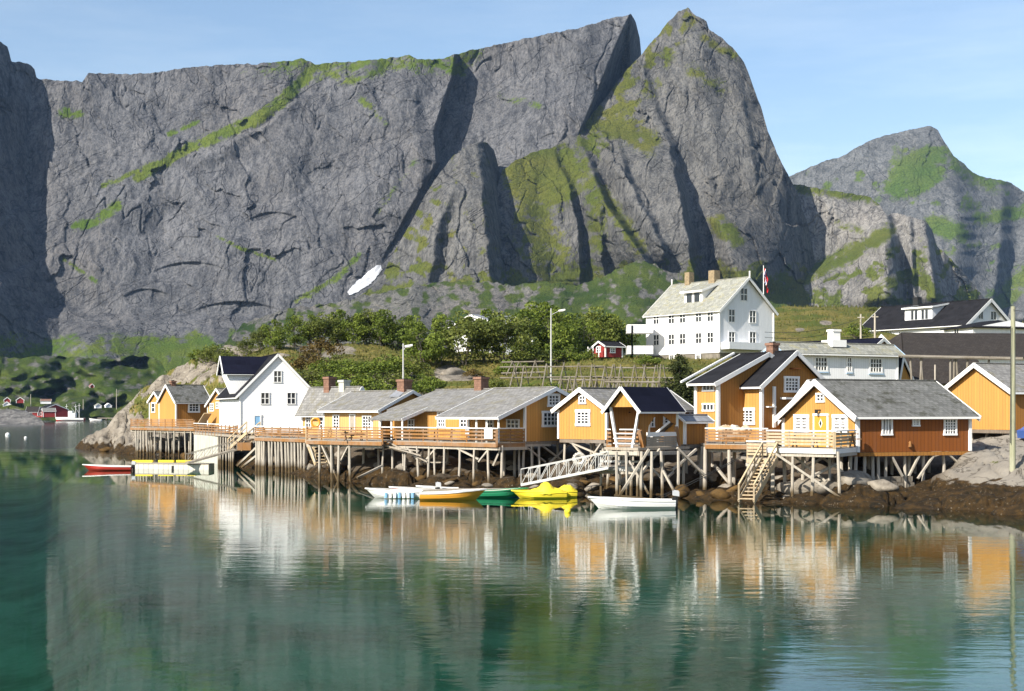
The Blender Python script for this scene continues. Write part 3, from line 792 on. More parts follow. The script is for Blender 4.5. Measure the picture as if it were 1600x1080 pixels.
# deep sea bed and the water sheet
bed = MB()
bed.poly([(-4700, -200, -9.5), (4700, -200, -9.5), (4700, 4900, -9.5), (-4700, 4900, -9.5)])
tag(bed.build("seabed", mat_plain('deep_bed', (0.010, 0.035, 0.075), 0.9, 0.3, 0.03)), kind="structure")

def mat_water():
    m = NT('sea_water')
    p = m.pos()
    big = m.noise(m.mapping(p, (0.03, 0.06, 1)), 1.0, 3, 0.5)
    xyz = m.n("ShaderNodeSeparateXYZ", i={0: p})
    edge = m.math('ADD', m.math('ADD', xyz.outputs[1], m.math('MULTIPLY', xyz.outputs[0], 0.85)), m.math('MULTIPLY', big, 22))
    breeze = m.ramp(m.math('MULTIPLY', edge, 0.01), [(0.30, 0.30), (0.52, 1.0), (0.845, 1.0), (0.875, 0.12)])
    far = m.ramp(m.math('MULTIPLY', edge, 0.005), [(0.66, 0.0), (0.76, 1.0)])
    breeze = m.math('ADD', breeze, m.math('MULTIPLY', far, 3.5))     # catspaw between the calm harbour edge and the near shore
    w1 = m.noise(m.mapping(p, (0.5, 1.5, 1)), 1.0, 3, 0.5, 0.3)
    w2 = m.noise(m.mapping(p, (0.10, 0.36, 1)), 1.0, 2, 0.5, 0.4)
    w3 = m.noise(m.mapping(p, (2.2, 5.0, 1)), 1.0, 3, 0.6)
    hsum = m.math('ADD', m.math('MULTIPLY', w1, 0.55), m.math('ADD', m.math('MULTIPLY', w2, 0.5), m.math('MULTIPLY', w3, 0.16)))
    bmp = m.n("ShaderNodeBump", i={"Height": hsum, "Strength": 1.0, "Distance": m.math('MULTIPLY', breeze, 0.015)}).outputs[0]
    fr = m.n("ShaderNodeFresnel", i={"IOR": 1.33, "Normal": bmp}).outputs[0]
    gl = m.n("ShaderNodeBsdfGlossy", i={"Color": (1, 1, 1, 1), "Roughness": m.math('MULTIPLY', breeze, 0.03), "Normal": bmp}).outputs[0]
    tr = m.n("ShaderNodeBsdfTransparent", i={"Color": (0.48, 0.97, 0.73, 1)}).outputs[0]
    mx = m.n("ShaderNodeMixShader", i={0: fr, 1: tr, 2: gl}).outputs[0]
    m.t.links.new(mx, m.out.inputs["Surface"])
    m.t.nodes.remove(m.b)
    return m.m
M['water'] = mat_water()
wb = MB()
wb.poly([(-4700, -200, 0), (4700, -200, 0), (4700, 4900, 0), (-4700, 4900, 0)])
tag(wb.build("water", M['water']), kind="structure")

# air between the camera and the mountains
hz = NT('air_haze')
hz.t.nodes.remove(hz.b)
vol = hz.n("ShaderNodeVolumePrincipled", i={"Color": (0.36, 0.60, 1.0, 1), "Density": HAZE, "Anisotropy": 0.0})
hz.t.links.new(vol.outputs[0], hz.out.inputs["Volume"])
hb = MB()
hb.obox((0, 2400, 500), (1, 0, 0), (0, 1, 0), (0, 0, 1), 4800, 2650, 560)
hb.f and tag(hb.build("haze", hz.m), kind="stuff")
# ------------------------------------------------------------------ houses
def solve(C, d, px):
    k = k_of(px)
    return (k * C[1] - C[0]) / (d[0] - k * d[1])

class House:
    def __init__(s, name, label, cat, c, t, pl, pr, z0, eave, apex, gable, wall, roof, trim='white', og=.35, oe=.4, ze2=None, barge=.24,
                 hip=0, W=None, wall2=None, group=None, oe2=None, rt=.14, corner=True, trimw=.16):
        t = math.radians(t)
        s.C = P2(*c)
        s.r, s.l = Vector((math.cos(t), math.sin(t))), Vector((-math.sin(t), math.cos(t)))
        R = pr[1] if isinstance(pr, tuple) else solve(s.C, s.r, pr)
        L = pl[1] if isinstance(pl, tuple) else solve(s.C, s.l, pl)
        s.gable = gable
        s.g, s.e, Wf, s.L = (s.r, s.l, R, L) if gable == 'R' else (s.l, s.r, L, R)
        s.R_len, s.L_len = R, L
        s.ze = eave[1] if isinstance(eave, tuple) else zat(eave, c[1])
        if apex is None:
            s.sa, s.zr = Wf / 2, s.ze + Wf * .3
        elif apex[0] == 'f':
            s.sa, s.zr = Wf * apex[1], apex[2]
        else:
            s.sa = solve(s.C, s.g, apex[0])
            P = s.C + s.g * s.sa
            s.zr = zat(apex[1], P.y) - .2
        s.W = W if W else (Wf if (isinstance(pr, tuple) if gable == 'R' else isinstance(pl, tuple)) else (Wf if apex is None or apex[0] == 'f' else max(Wf, 2 * s.sa) if Wf < 2.2 * s.sa else Wf))
        s.z0 = z0
        s.ze2 = s.zr - (s.zr - s.ze) / s.sa * (s.W - s.sa) if ze2 is None else ze2
        s.ze2 = max(s.ze2, s.z0 + .4)
        s.root = thing(name, label, cat, V3(s.C, z0), group)
        s.wallm, s.trim = wall, trim
        P = s.pt
        gp = [(0, z0), (s.W, z0), (s.W, s.ze2), (s.sa, s.zr), (0, s.ze)]
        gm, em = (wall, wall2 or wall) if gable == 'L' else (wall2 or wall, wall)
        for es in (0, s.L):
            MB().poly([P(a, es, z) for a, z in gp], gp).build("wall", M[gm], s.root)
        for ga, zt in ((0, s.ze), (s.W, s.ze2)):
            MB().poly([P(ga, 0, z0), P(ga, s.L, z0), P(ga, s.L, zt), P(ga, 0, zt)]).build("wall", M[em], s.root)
        MB().poly([P(0, 0, z0), P(s.W, 0, z0), P(s.W, s.L, z0), P(0, s.L, z0)]).build("floor", M['plank'], s.root)
        oe2 = oe if oe2 is None else oe2
        sl1, sl2 = (s.zr - s.ze) / s.sa, (s.zr - s.ze2) / max(.01, s.W - s.sa)
        s.sl1, s.oe, s.og = sl1, oe, og
        rf = MB()
        up = .05
        if hip:
            rf.slab([P(-oe, -og, s.ze - oe * sl1 + up), P(-oe, s.L + og, s.ze - oe * sl1 + up), P(s.sa, s.L + og, s.zr + up), P(s.sa, hip, s.zr + up)], rt)
            rf.slab([P(-oe, -og, s.ze - oe * sl1 + up), P(s.W + oe2, -og, s.ze2 - oe2 * sl2 + up), P(s.sa, hip, s.zr + up)], rt)
            rf.slab([P(s.W + oe2, -og, s.ze2 - oe2 * sl2 + up), P(s.W + oe2, s.L + og, s.ze2 - oe2 * sl2 + up), P(s.sa, s.L + og, s.zr + up), P(s.sa, hip, s.zr + up)], rt)
        else:
            nseg = 8
            sag = lambda i: -.05 * math.sin(math.pi * i / nseg) * min(1, s.L / 8)
            for i in range(1):
                a, b = -og, s.L + og
                rf.slab([P(-oe, a, s.ze - oe * sl1 + up), P(-oe, b, s.ze - oe * sl1 + up), P(s.sa, b, s.zr + up), P(s.sa, a, s.zr + up)], rt)
                rf.slab([P(s.W + oe2, a, s.ze2 - oe2 * sl2 + up), P(s.W + oe2, b, s.ze2 - oe2 * sl2 + up), P(s.sa, b, s.zr + up), P(s.sa, a, s.zr + up)], rt)
            rf.beam(P(s.sa, -og, s.zr + rt + .07), P(s.sa, s.L + og, s.zr + rt + .07), .3, .07)
        s.roof = rf.build("roof", M[roof], s.root)
        if barge and not hip:
            for es in (-og - .04, s.L + og + .04):
                bb = MB()
                for ga, za, gz in ((-oe - .03, s.ze - oe * sl1, 0), (s.W + oe2 + .03, s.ze2 - oe2 * sl2, 0)):
                    a, b = P(ga, es, za + up - barge / 2 + rt + .02), P(s.sa, es, s.zr + up - barge / 2 + rt + .02)
                    d = (b - a).normalized()
                    ex = V3(s.e, 0)
                    bb.obox((a + b) / 2, d, ex, d.cross(ex), (b - a).length / 2 + .04, .03, barge / 2)
                bb.build("bargeboard", M[trim], s.root)
            # eave board along the visible eave
            MB().beam(P(-oe - .03, -og, s.ze - oe * sl1 + .08), P(-oe - .03, s.L + og, s.ze - oe * sl1 + .08), .05, .14).build("eave_board", M[trim], s.root)
        if corner:
            q = trimw
            for ga, es in ((0, 0), (s.W, 0), (0, s.L)):
                ztop = s.ze if ga == 0 else s.ze2
                MB().obox(P(ga, es, (z0 + ztop) / 2), V3(s.g, 0), V3(s.e, 0), (0, 0, 1), q / 2, q / 2, (ztop - z0) / 2 - .01).build("corner_board", M[trim], s.root)
        s.foot = []
    def pt(s, g, e, z): return V3(s.C + s.g * g + s.e * e, z)
    def hit(s, face, px, py=None):
        d = s.r if face == 'R' else s.l
        q = solve(s.C, d, px)
        P = s.C + d * q
        return P
    def frame(s, face):
        return (V3(s.r, 0), V3(-s.l, 0)) if face == 'R' else (V3(-s.l, 0), V3(-s.r, 0))      # u to the right on screen, outward normal
    def rect(s, face, x0, y0, x1, y1, off=0.0, back=0.0):
        a, b = s.hit(face, x0), s.hit(face, x1)
        u, n = s.frame(face)
        c2 = (a + b) / 2
        w = (b - a).length
        z1, zz0 = zat(y0, c2.y), zat(y1, c2.y)
        c = V3(c2, (z1 + zz0) / 2) + n * off - n * back
        return c, u, n, w, z1 - zz0
    def window(s, face, x0, y0, x1, y1, cols=2, rows=3, trim=None, border=.13, glass='glass', off=0.0, back=0.0, sash=.075):
        c, u, n, w, h = s.rect(face, x0, y0, x1, y1, off, back)
        border = min(border, w * .2, h * .2)
        f = MB()
        up = Vector((0, 0, 1))
        z = n * .035
        f.obox(c + z + up * (h / 2 - border / 2), u, n, up, w / 2 + .03, .05, border / 2)
        f.obox(c + z - up * (h / 2 - border / 2), u, n, up, w / 2 + .03, .05, border / 2)
        for sg in (-1, 1):
            f.obox(c + z + u * sg * (w / 2 - border / 2), u, n, up, border / 2, .046, h / 2 - border)
        iw, ih = w - 2 * border, h - 2 * border
        for i in range(1, cols):
            f.obox(c + n * .025 + u * (iw * (i / cols - .5)), u, n, up, sash / 2, .035, ih / 2)
        for j in range(1, rows):
            f.obox(c + n * .022 + up * (ih * (j / rows - .5)), u, n, up, iw / 2, .032, sash / 2 * .8)
        o = f.build("window", M[trim or s.trim], s.root)
        p = MB()
        cc = c + n * .012
        p.poly([cc - u * iw / 2 - up * ih / 2, cc + u * iw / 2 - up * ih / 2, cc + u * iw / 2 + up * ih / 2, cc - u * iw / 2 + up * ih / 2])
        p.build("pane", M[glass], o)
        return o
    def door(s, face, x0, y0, x1, y1, col='door_ochre', trim=None, diamond=False):
        c, u, n, w, h = s.rect(face, x0, y0, x1, y1)
        up = Vector((0, 0, 1))
        d = MB()
        d.obox(c + n * .02, u, n, up, w / 2 - .1, .03, h / 2 - .05)
        for i in (-1, 1):
            d.obox(c + n * .03 + u * i * w * .17 - up * h * .18, u, n, up, w * .1, .035, h * .16)
        o = d.build("door", M[col], s.root)
        f = MB()
        for sg in (-1, 1):
            f.obox(c + n * .04 + u * sg * (w / 2 - .05), u, n, up, .06, .05, h / 2)
        f.obox(c + n * .042 + up * (h / 2), u, n, up, w / 2 + .04, .05, .07)
        f.build("door_frame", M[trim or s.trim], o)
        if diamond:
            g = MB()
            q = c + n * .06 + up * h * .24
            g.poly([q - u * .2, q - up * .3, q + u * .2, q + up * .3])
            g.build("door_surround", M['white'], o)
            q = q + n * .012
            MB().poly([q - u * .12, q - up * .19, q + u * .12, q + up * .19]).build("pane", M['glass'], o)
        return o
    def panel(s, face, x0, y0, x1, y1, mat, name, th=.05, off=.0):
        c, u, n, w, h = s.rect(face, x0, y0, x1, y1, off)
        return MB().obox(c + n * th / 2, u, n, (0, 0, 1), w / 2, th / 2, h / 2).build(name, M[mat], s.root)
    def chimney(s, px, y0, y1, w=.6, mat='brick', es=None, cap=True, base=None):
        # stands on the ridge where the given column meets it
        A = s.C + s.g * s.sa
        q = solve(A, s.e, px) if es is None else es
        q = max(.3, min(s.L - .3, q))
        p = A + s.e * q
        zt, zb = zat(y0, p.y), zat(y1, p.y) - .5
        m = MB()
        m.obox(V3(p, (zt + zb) / 2), V3(s.g, 0), V3(s.e, 0), (0, 0, 1), w / 2, w / 2, (zt - zb) / 2)
        if cap: m.obox(V3(p, zt - .1), V3(s.g, 0), V3(s.e, 0), (0, 0, 1), w / 2 + .07, w / 2 + .07, .09)
        if base: m.obox(V3(p, s.zr + .15), V3(s.g, 0), V3(s.e, 0), (0, 0, 1), base / 2, base / 2, .3)
        o = m.build("chimney", M[mat], s.root)
        MB().obox(V3(p, zt + .02), V3(s.g, 0), V3(s.e, 0), (0, 0, 1), w / 4, w / 4, .05).build("flue", M['black'], o)
    def stilts(s, spots, r=.11, brace=(), mat='pile'):
        for face, px, dep in spots:
            p = s.hit(face, px) + (s.l if face == 'R' else s.r) * (.18 + dep)
            post(s.root, p, s.z0 - .02, r, mat)
        for face, xa, ya, xb, yb in brace:
            a, b = s.hit(face, xa), s.hit(face, xb)
            b_ = MB().beam(V3(a, zat(ya, a.y)), V3(b, zat(yb, b.y)), .14, .1)
            b_.build("brace", M[mat], s.root)
    def sill(s, mat='pile_dark'):
        for face, ln, d in (('R', s.R_len, s.r), ('L', s.L_len, s.l)):
            MB().beam(V3(s.C + d * .05, s.z0 - .13), V3(s.C + d * (ln - .05), s.z0 - .13), .2, .22).build("sill_beam", M[mat], s.root)

def post(parent, p, ztop, r=.11, mat='pile', lean=.12):
    zb = tzp(p[0], p[1]) - .35
    if zb > ztop - .3: return
    q = V3(p, ztop) + Vector((random.uniform(-1, 1) * .03, 0, 0))
    b = V3(p, zb) + Vector((random.uniform(-lean, lean), random.uniform(-lean, lean), 0))
    m = MB()
    r *= .76
    mid = (q + b) / 2 + Vector((random.uniform(-.03, .03), random.uniform(-.03, .03), 0))
    m.cyl(b, mid, r * 1.12, r * 1.04, 7).cyl(mid, q, r * 1.04, r * .95, 7)
    m.build("post", M[mat], parent, smooth=False)

class Deck:
    """boarded platform on piles: floor, fascia, rails, posts and braces are its parts"""
    def __init__(s, name, label, line, depth, z, cat="deck", rail=True, railm='rail', boards=3, top='white', posts=(), rows=(0,), r=.11, group=None, floor='plank',
                 pilem='pile', inset=.15, railh=.95, segs=None, back=(0, 1), fascia=None):
        pts = [P2(*q) for q in line]
        s.pts, s.z = pts, z
        s.root = thing(name, label, cat, V3(pts[0], z), group)
        bk = Vector(back).normalized() * depth
        f = MB()
        poly = [V3(p, z - .16) for p in pts] + [V3(p + bk, z - .16) for p in reversed(pts)]
        f.slab(poly, .14)
        f.build("floor", M[floor], s.root)
        for a, b in zip(pts[:-1], pts[1:]):
            MB().beam(V3(a, z - .2), V3(b, z - .2), .1, .26).build("edge_beam", M[fascia or railm], s.root)
            MB().beam(V3(a + bk * .06, z - .43), V3(b + bk * .06, z - .43), .18, .2).build("bearer", M[pilem], s.root)
            n = max(2, int((b - a).length / .55))
            j = MB()
            for i in range(n):
                p = a + (b - a) * ((i + .5) / n)
                j.beam(V3(p - bk.normalized() * .0, z - .25), V3(p + bk, z - .25), .08, .16)
            j.build("joist", M[pilem], s.root)
        if rail:
            for k, (a, b) in enumerate(zip(pts[:-1], pts[1:])):
                if segs is not None and k not in segs: continue
                s.railing(V3(a, z), V3(b, z), railm, boards, top, railh)
        s.posts = []
        for item in posts:
            px, extra = item if isinstance(item, tuple) else (item, 0)
            p = s.at(px)
            for rw in rows:
                q = p + bk.normalized() * (inset + rw + extra)
                post(s.root, q, z - .2, r * random.uniform(.9, 1.15), pilem)
    def at(s, px):
        for a, b in zip(s.pts[:-1], s.pts[1:]):
            d = b - a
            L = d.length
            d = d / L
            q = solve(a, d, px)
            if -.3 <= q <= L + .3: return a + d * q
        a, b = s.pts[0], s.pts[-1]
        return a if abs(a.x / a.y - k_of(px)) < abs(b.x / b.y - k_of(px)) else b
    def railing(s, a, b, railm='rail', boards=3, top='white', h=.95):
        d = (b - a)
        n = max(1, round(d.length / 1.5))
        up = Vector((0, 0, 1))
        m = MB()
        bh = .13
        for i in range(boards):
            zc = .14 + (h - .2) * (i + .3) / boards
            m.beam(a + up * zc, b + up * zc, .035, bh)
        nrm = d.normalized().cross(up) * .05
        for i in range(n + 1):
            p = a + d * (i / n)
            m.beam(p - nrm - up * .25, p - nrm + up * (h - .03), .09, .09)
        r = m.build("railing", M[railm], s.root)
        if top: MB().beam(a + up * h, b + up * h, .16, .07).build("hand_rail", M[top], r)
        return r
    def brace(s, xa, ya, xb, yb, back=.2, w=.14, mat='pile', endY=None):
        a, b = s.at(xa), s.at(xb)
        MB().beam(V3(a, zat(ya, a.y)) + Vector((0, back, 0)), V3(b, zat(yb, b.y)) + Vector((0, back + .14, 0)), w, w * .8).build("brace", M[mat], s.root)

# --- white warehouse with hoist dormer
wh = House("warehouse", "tall white gabled warehouse with black hoist dormer on its left roof slope", "warehouse", (375, 130), 20, 344, 495, 3.25, 617, (434, 553), 'R',
           'white_wall', 'tar', og=.18, oe=.35, barge=.2)
wh.window('R', 427, 579, 440, 598, 2, 2, 'blue_trim', .07); wh.window('R', 407, 613, 421, 632, 2, 2, 'blue_trim', .07); wh.window('R', 448, 613, 462, 632, 2, 2, 'blue_trim', .07)
for o in [c for c in wh.root.children if c.name.startswith('window')]: o.data.materials[0] = M['white']
wh.door('R', 396, 649, 408, 671, 'door_blue', 'white')
# dormer: gabled box leaning out of the left roof plane
def dormer(h, e0, e1, g_front, z_b, z_e, z_r, roofm, wallm, flare=0.0, trim='white'):
    P = h.pt
    mid = (e0 + e1) / 2
    gtop = lambda z: (z - h.ze) / h.sl1                      # where that height meets the main slope
    w = MB()
    for e in (e0, e1):
        w.poly([P(g_front + flare, e, z_b), P(g_front, e, z_e), P(gtop(z_e), e, z_e), P(max(gtop(z_b), g_front + flare + .01), e, z_b)])
    w.poly([P(g_front + flare, e0, z_b), P(g_front + flare, e1, z_b), P(g_front, e1, z_e), P(g_front, mid, z_r), P(g_front, e0, z_e)])
    o = w.build("dormer", M[wallm], h.root)
    r = MB()
    ov = .3
    for e, sg in ((e0, -1), (e1, 1)):
        sl = (z_r - z_e) / abs(mid - e)
        ee, zz = e + sg * ov, z_e - ov * sl
        r.slab([P(g_front - ov, ee, zz), P(gtop(zz) + .0, ee, zz), P(min(h.sa, gtop(z_r)), mid, z_r), P(g_front - ov, mid, z_r)], .12)
    r.build("dormer_roof", M[roofm], o)
    t = MB()
    for e, sg in ((e0, -1), (e1, 1)):
        sl = (z_r - z_e) / abs(mid - e)
        t.beam(P(g_front - ov - .03, e + sg * ov, z_e - ov * sl + .02), P(g_front - ov - .03, mid, z_r + .02), .06, .24)
        t.beam(P(g_front - ov, e + sg * ov, z_e - ov * sl + .04), P(gtop(z_e - ov * sl), e + sg * ov, z_e - ov * sl + .04), .06, .14)
    t.build("dormer_trim", M[trim], o)
    return o
def shed_dormer(h, e0, e1, g_front, z_b, z_e, top, roofm, wallm, trim='white', wins=()):
    """dormer with one long low-pitched roof running back to the ridge"""
    P = h.pt
    gt, zt = h.sa * top, h.ze + h.sl1 * h.sa * top + .1
    gb = (z_b - h.ze) / h.sl1
    w = MB()
    for e in (e0, e1): w.poly([P(g_front, e, z_b), P(g_front, e, z_e), P(gt, e, zt), P(gb + .1, e, z_b)])
    w.poly([P(g_front, e0, z_b), P(g_front, e1, z_b), P(g_front, e1, z_e), P(g_front, e0, z_e)])
    o = w.build("dormer", M[wallm], h.root)
    sl = (zt - z_e) / (gt - g_front)
    ov = .45
    MB().slab([P(g_front - ov, e0 - .35, z_e - ov * sl), P(g_front - ov, e1 + .35, z_e - ov * sl), P(gt + .2, e1 + .35, zt + .2 * sl), P(gt + .2, e0 - .35, zt + .2 * sl)], .14).build("dormer_roof", M[roofm], o)
    t = MB()
    for e in (e0 - .37, e1 + .37): t.beam(P(g_front - ov, e, z_e - ov * sl + .05), P(gt, e, zt + .05), .06, .28)
    t.beam(P(g_front - ov - .02, e0 - .35, z_e - ov * sl + .05), P(g_front - ov - .02, e1 + .35, z_e - ov * sl + .05), .06, .26)
    t.build("dormer_trim", M[trim], o)
    zc, hh = (z_b + z_e) / 2, (z_e - z_b) * .34
    for f in wins:
        MB().obox(P(g_front - .03, e0 + (e1 - e0) * f, zc), V3(h.e, 0), V3(h.g, 0), (0, 0, 1), .26, .02, hh).build("dormer_window", M['glass'], h.root)
dormer(wh, 2.2, 5.6, -.95, 6.75, 8.9, 10.35, 'navy', 'white_wall', .9)

# --- ochre cabins on the point
ca = House("cabin", "small ochre cabin with slate roof on the rocky point, left of the white warehouse", "cabin", (275, 165), 38, 252, 327, 3.4, 628, (262, 601), 'L', 'ochre', 'slate_moss', wall2='ochre_shaded', og=.25, oe=.3)
ca.window('R', 293.5, 629, 312, 645, 3, 3, border=.2); ca.window('L', 246.5, 627, 251, 645, 1, 2) if False else None
ca.chimney(270, 595, 606, .55); ca.sill()
cb_ = House("cabin_annex", "narrow ochre annex with lean roof at the far left of the point cabin", "cabin annex", (252, 169), 38, 235, 275, 3.4, 628, (243, 612), 'L', 'ochre', 'slate_moss', og=.2, oe=.25)
cb_.window('L', 237, 629, 243, 645, 1, 2)
cc_ = House("cabin", "ochre cabin with two small windows squeezed between point cabin and white warehouse", "cabin", (352, 158), 30, 325, 372, 3.4, 626, (341, 607), 'L', 'ochre', 'slate', og=.25, oe=.3)
cc_.window('L', 328.5, 630, 334.5, 643, 2, 3); cc_.window('L', 338, 628, 343, 639, 2, 2)
MB().beam(V3(P2(312, 163), 3.5), V3(P2(325, 160), 5.0), .9, .1).build("stair_ramp", M['rail_pale'], cc_.root)

# --- yellow row
ra = House("rorbu", "rear yellow fishing cabin beside the white warehouse, two chimneys on its slate roof", "cabin", (548, 119), 45, 473, 600, 3.2, 637, (562, 604), 'R', 'ochre_pale', 'slate', og=.3, oe=.5)
ra.window('L', 478, 648, 487, 669, 2, 3); ra.window('L', 500, 651, 506, 671, 1, 3)
ra.chimney(515, 589, 607, .75); ra.chimney(538, 594, 606, .7, 'concrete')
rb = House("rorbu", "pale yellow fishing cabin with two tall windows and a plank door behind orange deck rail", "cabin", (594, 110), 45, 507, 690, 3.1, 641, (641, 610), 'R', 'ochre_pale', 'slate', wall2='ochre', og=.3, oe=.45)
rb.window('L', 521, 648, 531, 671, 2, 4, border=.1); rb.window('L', 567, 649, 581, 672, 3, 4, border=.1); rb.door('L', 547, 648, 556, 674, 'plank')
rb.chimney(632, 593, 612, .85)
MB().beam(rb.pt(rb.sa * .55, .3, rb.ze + rb.sl1 * rb.sa * .55 + .3), rb.pt(rb.sa * .95, .9, rb.zr + .15), .9, .12).build("roof_hatch", M['steel_roof'], rb.root)

# --- long ochre cabin with porch
rc = House("rorbu", "long low ochre cabin with white-trimmed porch and small lean-to roof", "cabin", (792, 100.5), 45, 613, 930, 3.1, 641, ('f', .5, 6.75), 'R', 'ochre', 'slate', og=.1, oe=.45, W=6.2, barge=0)
rc.window('L', 684, 642, 697, 669, 3, 4, border=.15); rc.window('L', 719, 642, 731, 669, 2, 4, border=.12); rc.window('L', 638, 655, 648, 672, 2, 2, border=.08)
rc.chimney(752, 589, 613, .8)
pc = MB()
pa, pb = rc.hit('L', 616), rc.hit('L', 668)
out = V3(-rc.r, 0) * 2.6
za, zb = 5.35, 4.5
pc.slab([V3(pa, za) + out * -.05, V3(pb, za) + out * -.05, V3(pb, zb) + out, V3(pa, zb) + out], .12)
por = pc.build("porch_roof", M['slate'], rc.root)
MB().beam(V3(pb, za + .06) - V3(rc.l, 0) * .06, V3(pb, zb + .06) + out - V3(rc.l, 0) * .06, .06, .24).build("bargeboard", M['white'], por)
for px in (620, 632, 650, 667):
    q = rc.hit('L', px) - rc.r * 2.45
    MB().beam(V3(q, 3.1), V3(q, 4.6), .12, .12).build("porch_post", M['white'], rc.root)
rd = House("rorbu", "ochre cabin whose slate roof sweeps low over its deck porch", "cabin", (820, 97), 45, 733, 906, 3.12, ('z', zat(632, 97)), (864, 605), 'R', 'ochre', 'slate', og=.3, oe=2.85, oe2=.4, barge=.26)
rd.window('R', 855, 615, 874, 636, 3, 3, border=.17); rd.window('R', 846.5, 642, 874, 667.5, 4, 3, border=.17)
rd.window('L', 792, 655, 812, 670, 3, 2, border=.08); rd.window('L', 760, 655, 772, 670, 2, 2, border=.08); rd.sill()
for px in (741, 757, 775.5):
    q = Vector(P2(px, 95)); base = P2(776, 95.05) + rd.l * 0
    d = solve(base, rd.l, px); q = base + rd.l * d + rd.r * .2
    MB().beam(V3(q, 3.1), V3(q, zat(632, 97) - 2.5 * rd.sl1), .13, .13).build("porch_post", M['white'], rd.root)
rd.stilts([('R', 822, 0), ('R', 846, .6), ('R', 857, 2.2), ('R', 879, .3), ('R', 838, 3.0), ('R', 832, 1.5)], .12, [('R', 838, 690, 884, 724), ('R', 858, 724, 894, 690), ('R', 824, 700, 852, 722)])

# --- yellow gable beside it
re_ = House("rorbu", "bright yellow gable cabin with one large and one tiny window, beside the covered hoist", "cabin", (948, 94.5), 45, 875, 1078, 3.3, 640, (910, 606), 'L', 'ochre', 'slate', wall2='ochre_shaded', og=.3, oe=.35, barge=.28)
re_.window('L', 900, 640, 923, 666, 3, 4, border=.2); re_.window('L', 905, 617, 916.5, 631.5, 2, 2, border=.15)
re_.window('R', 1036, 642, 1050, 664, 2, 4, border=.15); re_.window('R', 1016, 652, 1022, 668, 1, 2); re_.sill()
re_.stilts([('L', 880, 0), ('L', 909, .8), ('L', 938, .1), ('L', 925, 3.0), ('L', 895, 2.0), ('R', 960, .2), ('R', 985, .4)], .12, [('L', 890, 688, 920, 722), ('L', 943, 688, 915, 728), ('L', 888, 690, 940, 712)])

# --- covered hoist in front
hb_ = thing("hoist_canopy", "open ochre hoist canopy with dark blue roof and slanting white legs over the water", "canopy", V3(P2(998, 85), 3.0))
hC, hr, hl = P2(998, 85), Vector((math.cos(math.radians(45)), math.sin(math.radians(45)))), Vector((-math.sin(math.radians(45)), math.cos(math.radians(45))))
Wg, Lr = solve(hC, hl, 953), solve(hC, hr, 1058)
hp = lambda g, e_, z: V3(hC + hl * g + hr * e_, z)
zE, zR, zP = zat(636, 85), zat(606.5, 86), 3.05
zT = zat(637, 85)
sl = (zR - zE) / (Wg / 2)
rm_ = MB()
for ga, gb_ in ((-.35, Wg / 2), (Wg + .35, Wg / 2)):
    rm_.slab([hp(ga, -.3, zE - .35 * sl), hp(ga, Lr + .3, zE - .35 * sl), hp(gb_, Lr + .3, zR), hp(gb_, -.3, zR)], .12)
rm_.build("roof", M['navy'], hb_)
bg = MB()
for es in (-.34, Lr + .34):
    for ga in (-.38, Wg + .38):
        bg.beam(hp(ga, es, zE - .38 * sl + .02), hp(Wg / 2, es, zR + .02), .06, .2)
bg.beam(hp(-.38, -.3, zE - .38 * sl + .05), hp(-.38, Lr + .3, zE - .38 * sl + .05), .05, .14)
bg.build("bargeboard", M['white'], hb_)
for es in (0, Lr):
    MB().slab([hp(0, es, zE), hp(Wg, es, zE), hp(Wg / 2, es, zR - .02)], .05).build("gable_panel", M['ochre'], hb_)
for g0, gi in ((0, .62), (Wg, Wg - .62)):
    MB().beam(hp(g0, .06, zE), hp(gi, .06, zP - .4), .15, .14).build("leg", M['white'], hb_)
sp_ = MB()                                                                     # side panel: boards cut to a pointed opening
q0, q1, qm = .02, Lr - .02, Lr / 2
def side(gx, zz): return lambda e_, z: hp(gx, e_, z)
for gx in (0.0, Wg):
    s_ = side(gx, 0)
    for A in ([s_(0, zE), s_(qm, zE), s_(qm, zE - .25), s_(.95, zE - 1.15), s_(.55, zP - .35), s_(.25, zP - .35)],
              [s_(Lr, zE), s_(qm, zE), s_(qm, zE - .25), s_(Lr - .55, zE - .95), s_(Lr - .12, zE - 1.1), s_(Lr, zE - 1.1)]):
        sp_.poly(A); sp_.poly([p + V3(hl, 0) * .05 for p in A])
sp_.build("side_panel", M['ochre_shaded'], hb_)
for g0 in (.02, Wg):
    MB().beam(hp(g0, Lr, zE), hp(g0, Lr, zP), .18, .18).build("leg", M['white'], hb_)
MB().beam(hp(0, .1, zP + 1.0), hp(0, .55, zP - .3), .24, .2).build("slide_timber", M['rail'], hb_)
MB().beam(hp(-.05, Lr - .2, zP + 1.2), hp(-.05, Lr + .15, zP - .2), .2, .2).build("slide_timber", M['rail'], hb_)
MB().beam(hp(-.06, .7, zP + .75), hp(-.06, Lr - .1, zP + .75), .08, .26).build("hand_rail", M['white'], hb_)
cr_ = MB()
for i in range(4): cr_.beam(hp(-.03, .7, zP + .07 + i * .15), hp(-.03, Lr - .1, zP + .07 + i * .15), .05, .14)
cr_.build("parapet", M['plank'], hb_)
fr_ = MB()
for i in range(3): fr_.beam(hp(.3, -.02, zP + .2 + i * .3), hp(Wg - .3, -.02, zP + .2 + i * .3), .04, .06)
fr_.build("railing", M['white'], hb_)
hpl = MB()
hpl.slab([hp(-.2, -.3, zP - .2), hp(-.2, Lr + 1.0, zP - .2), hp(Wg + .2, Lr + 1.0, zP - .2), hp(Wg + .2, -.3, zP - .2)], .16)
hpl.build("platform", M['plank'], hb_)
MB().beam(hp(-.3, -.35, zP - .38), hp(Wg + .4, -.35, zP - .38), .22, .22).build("bearer", M['pile'], hb_)
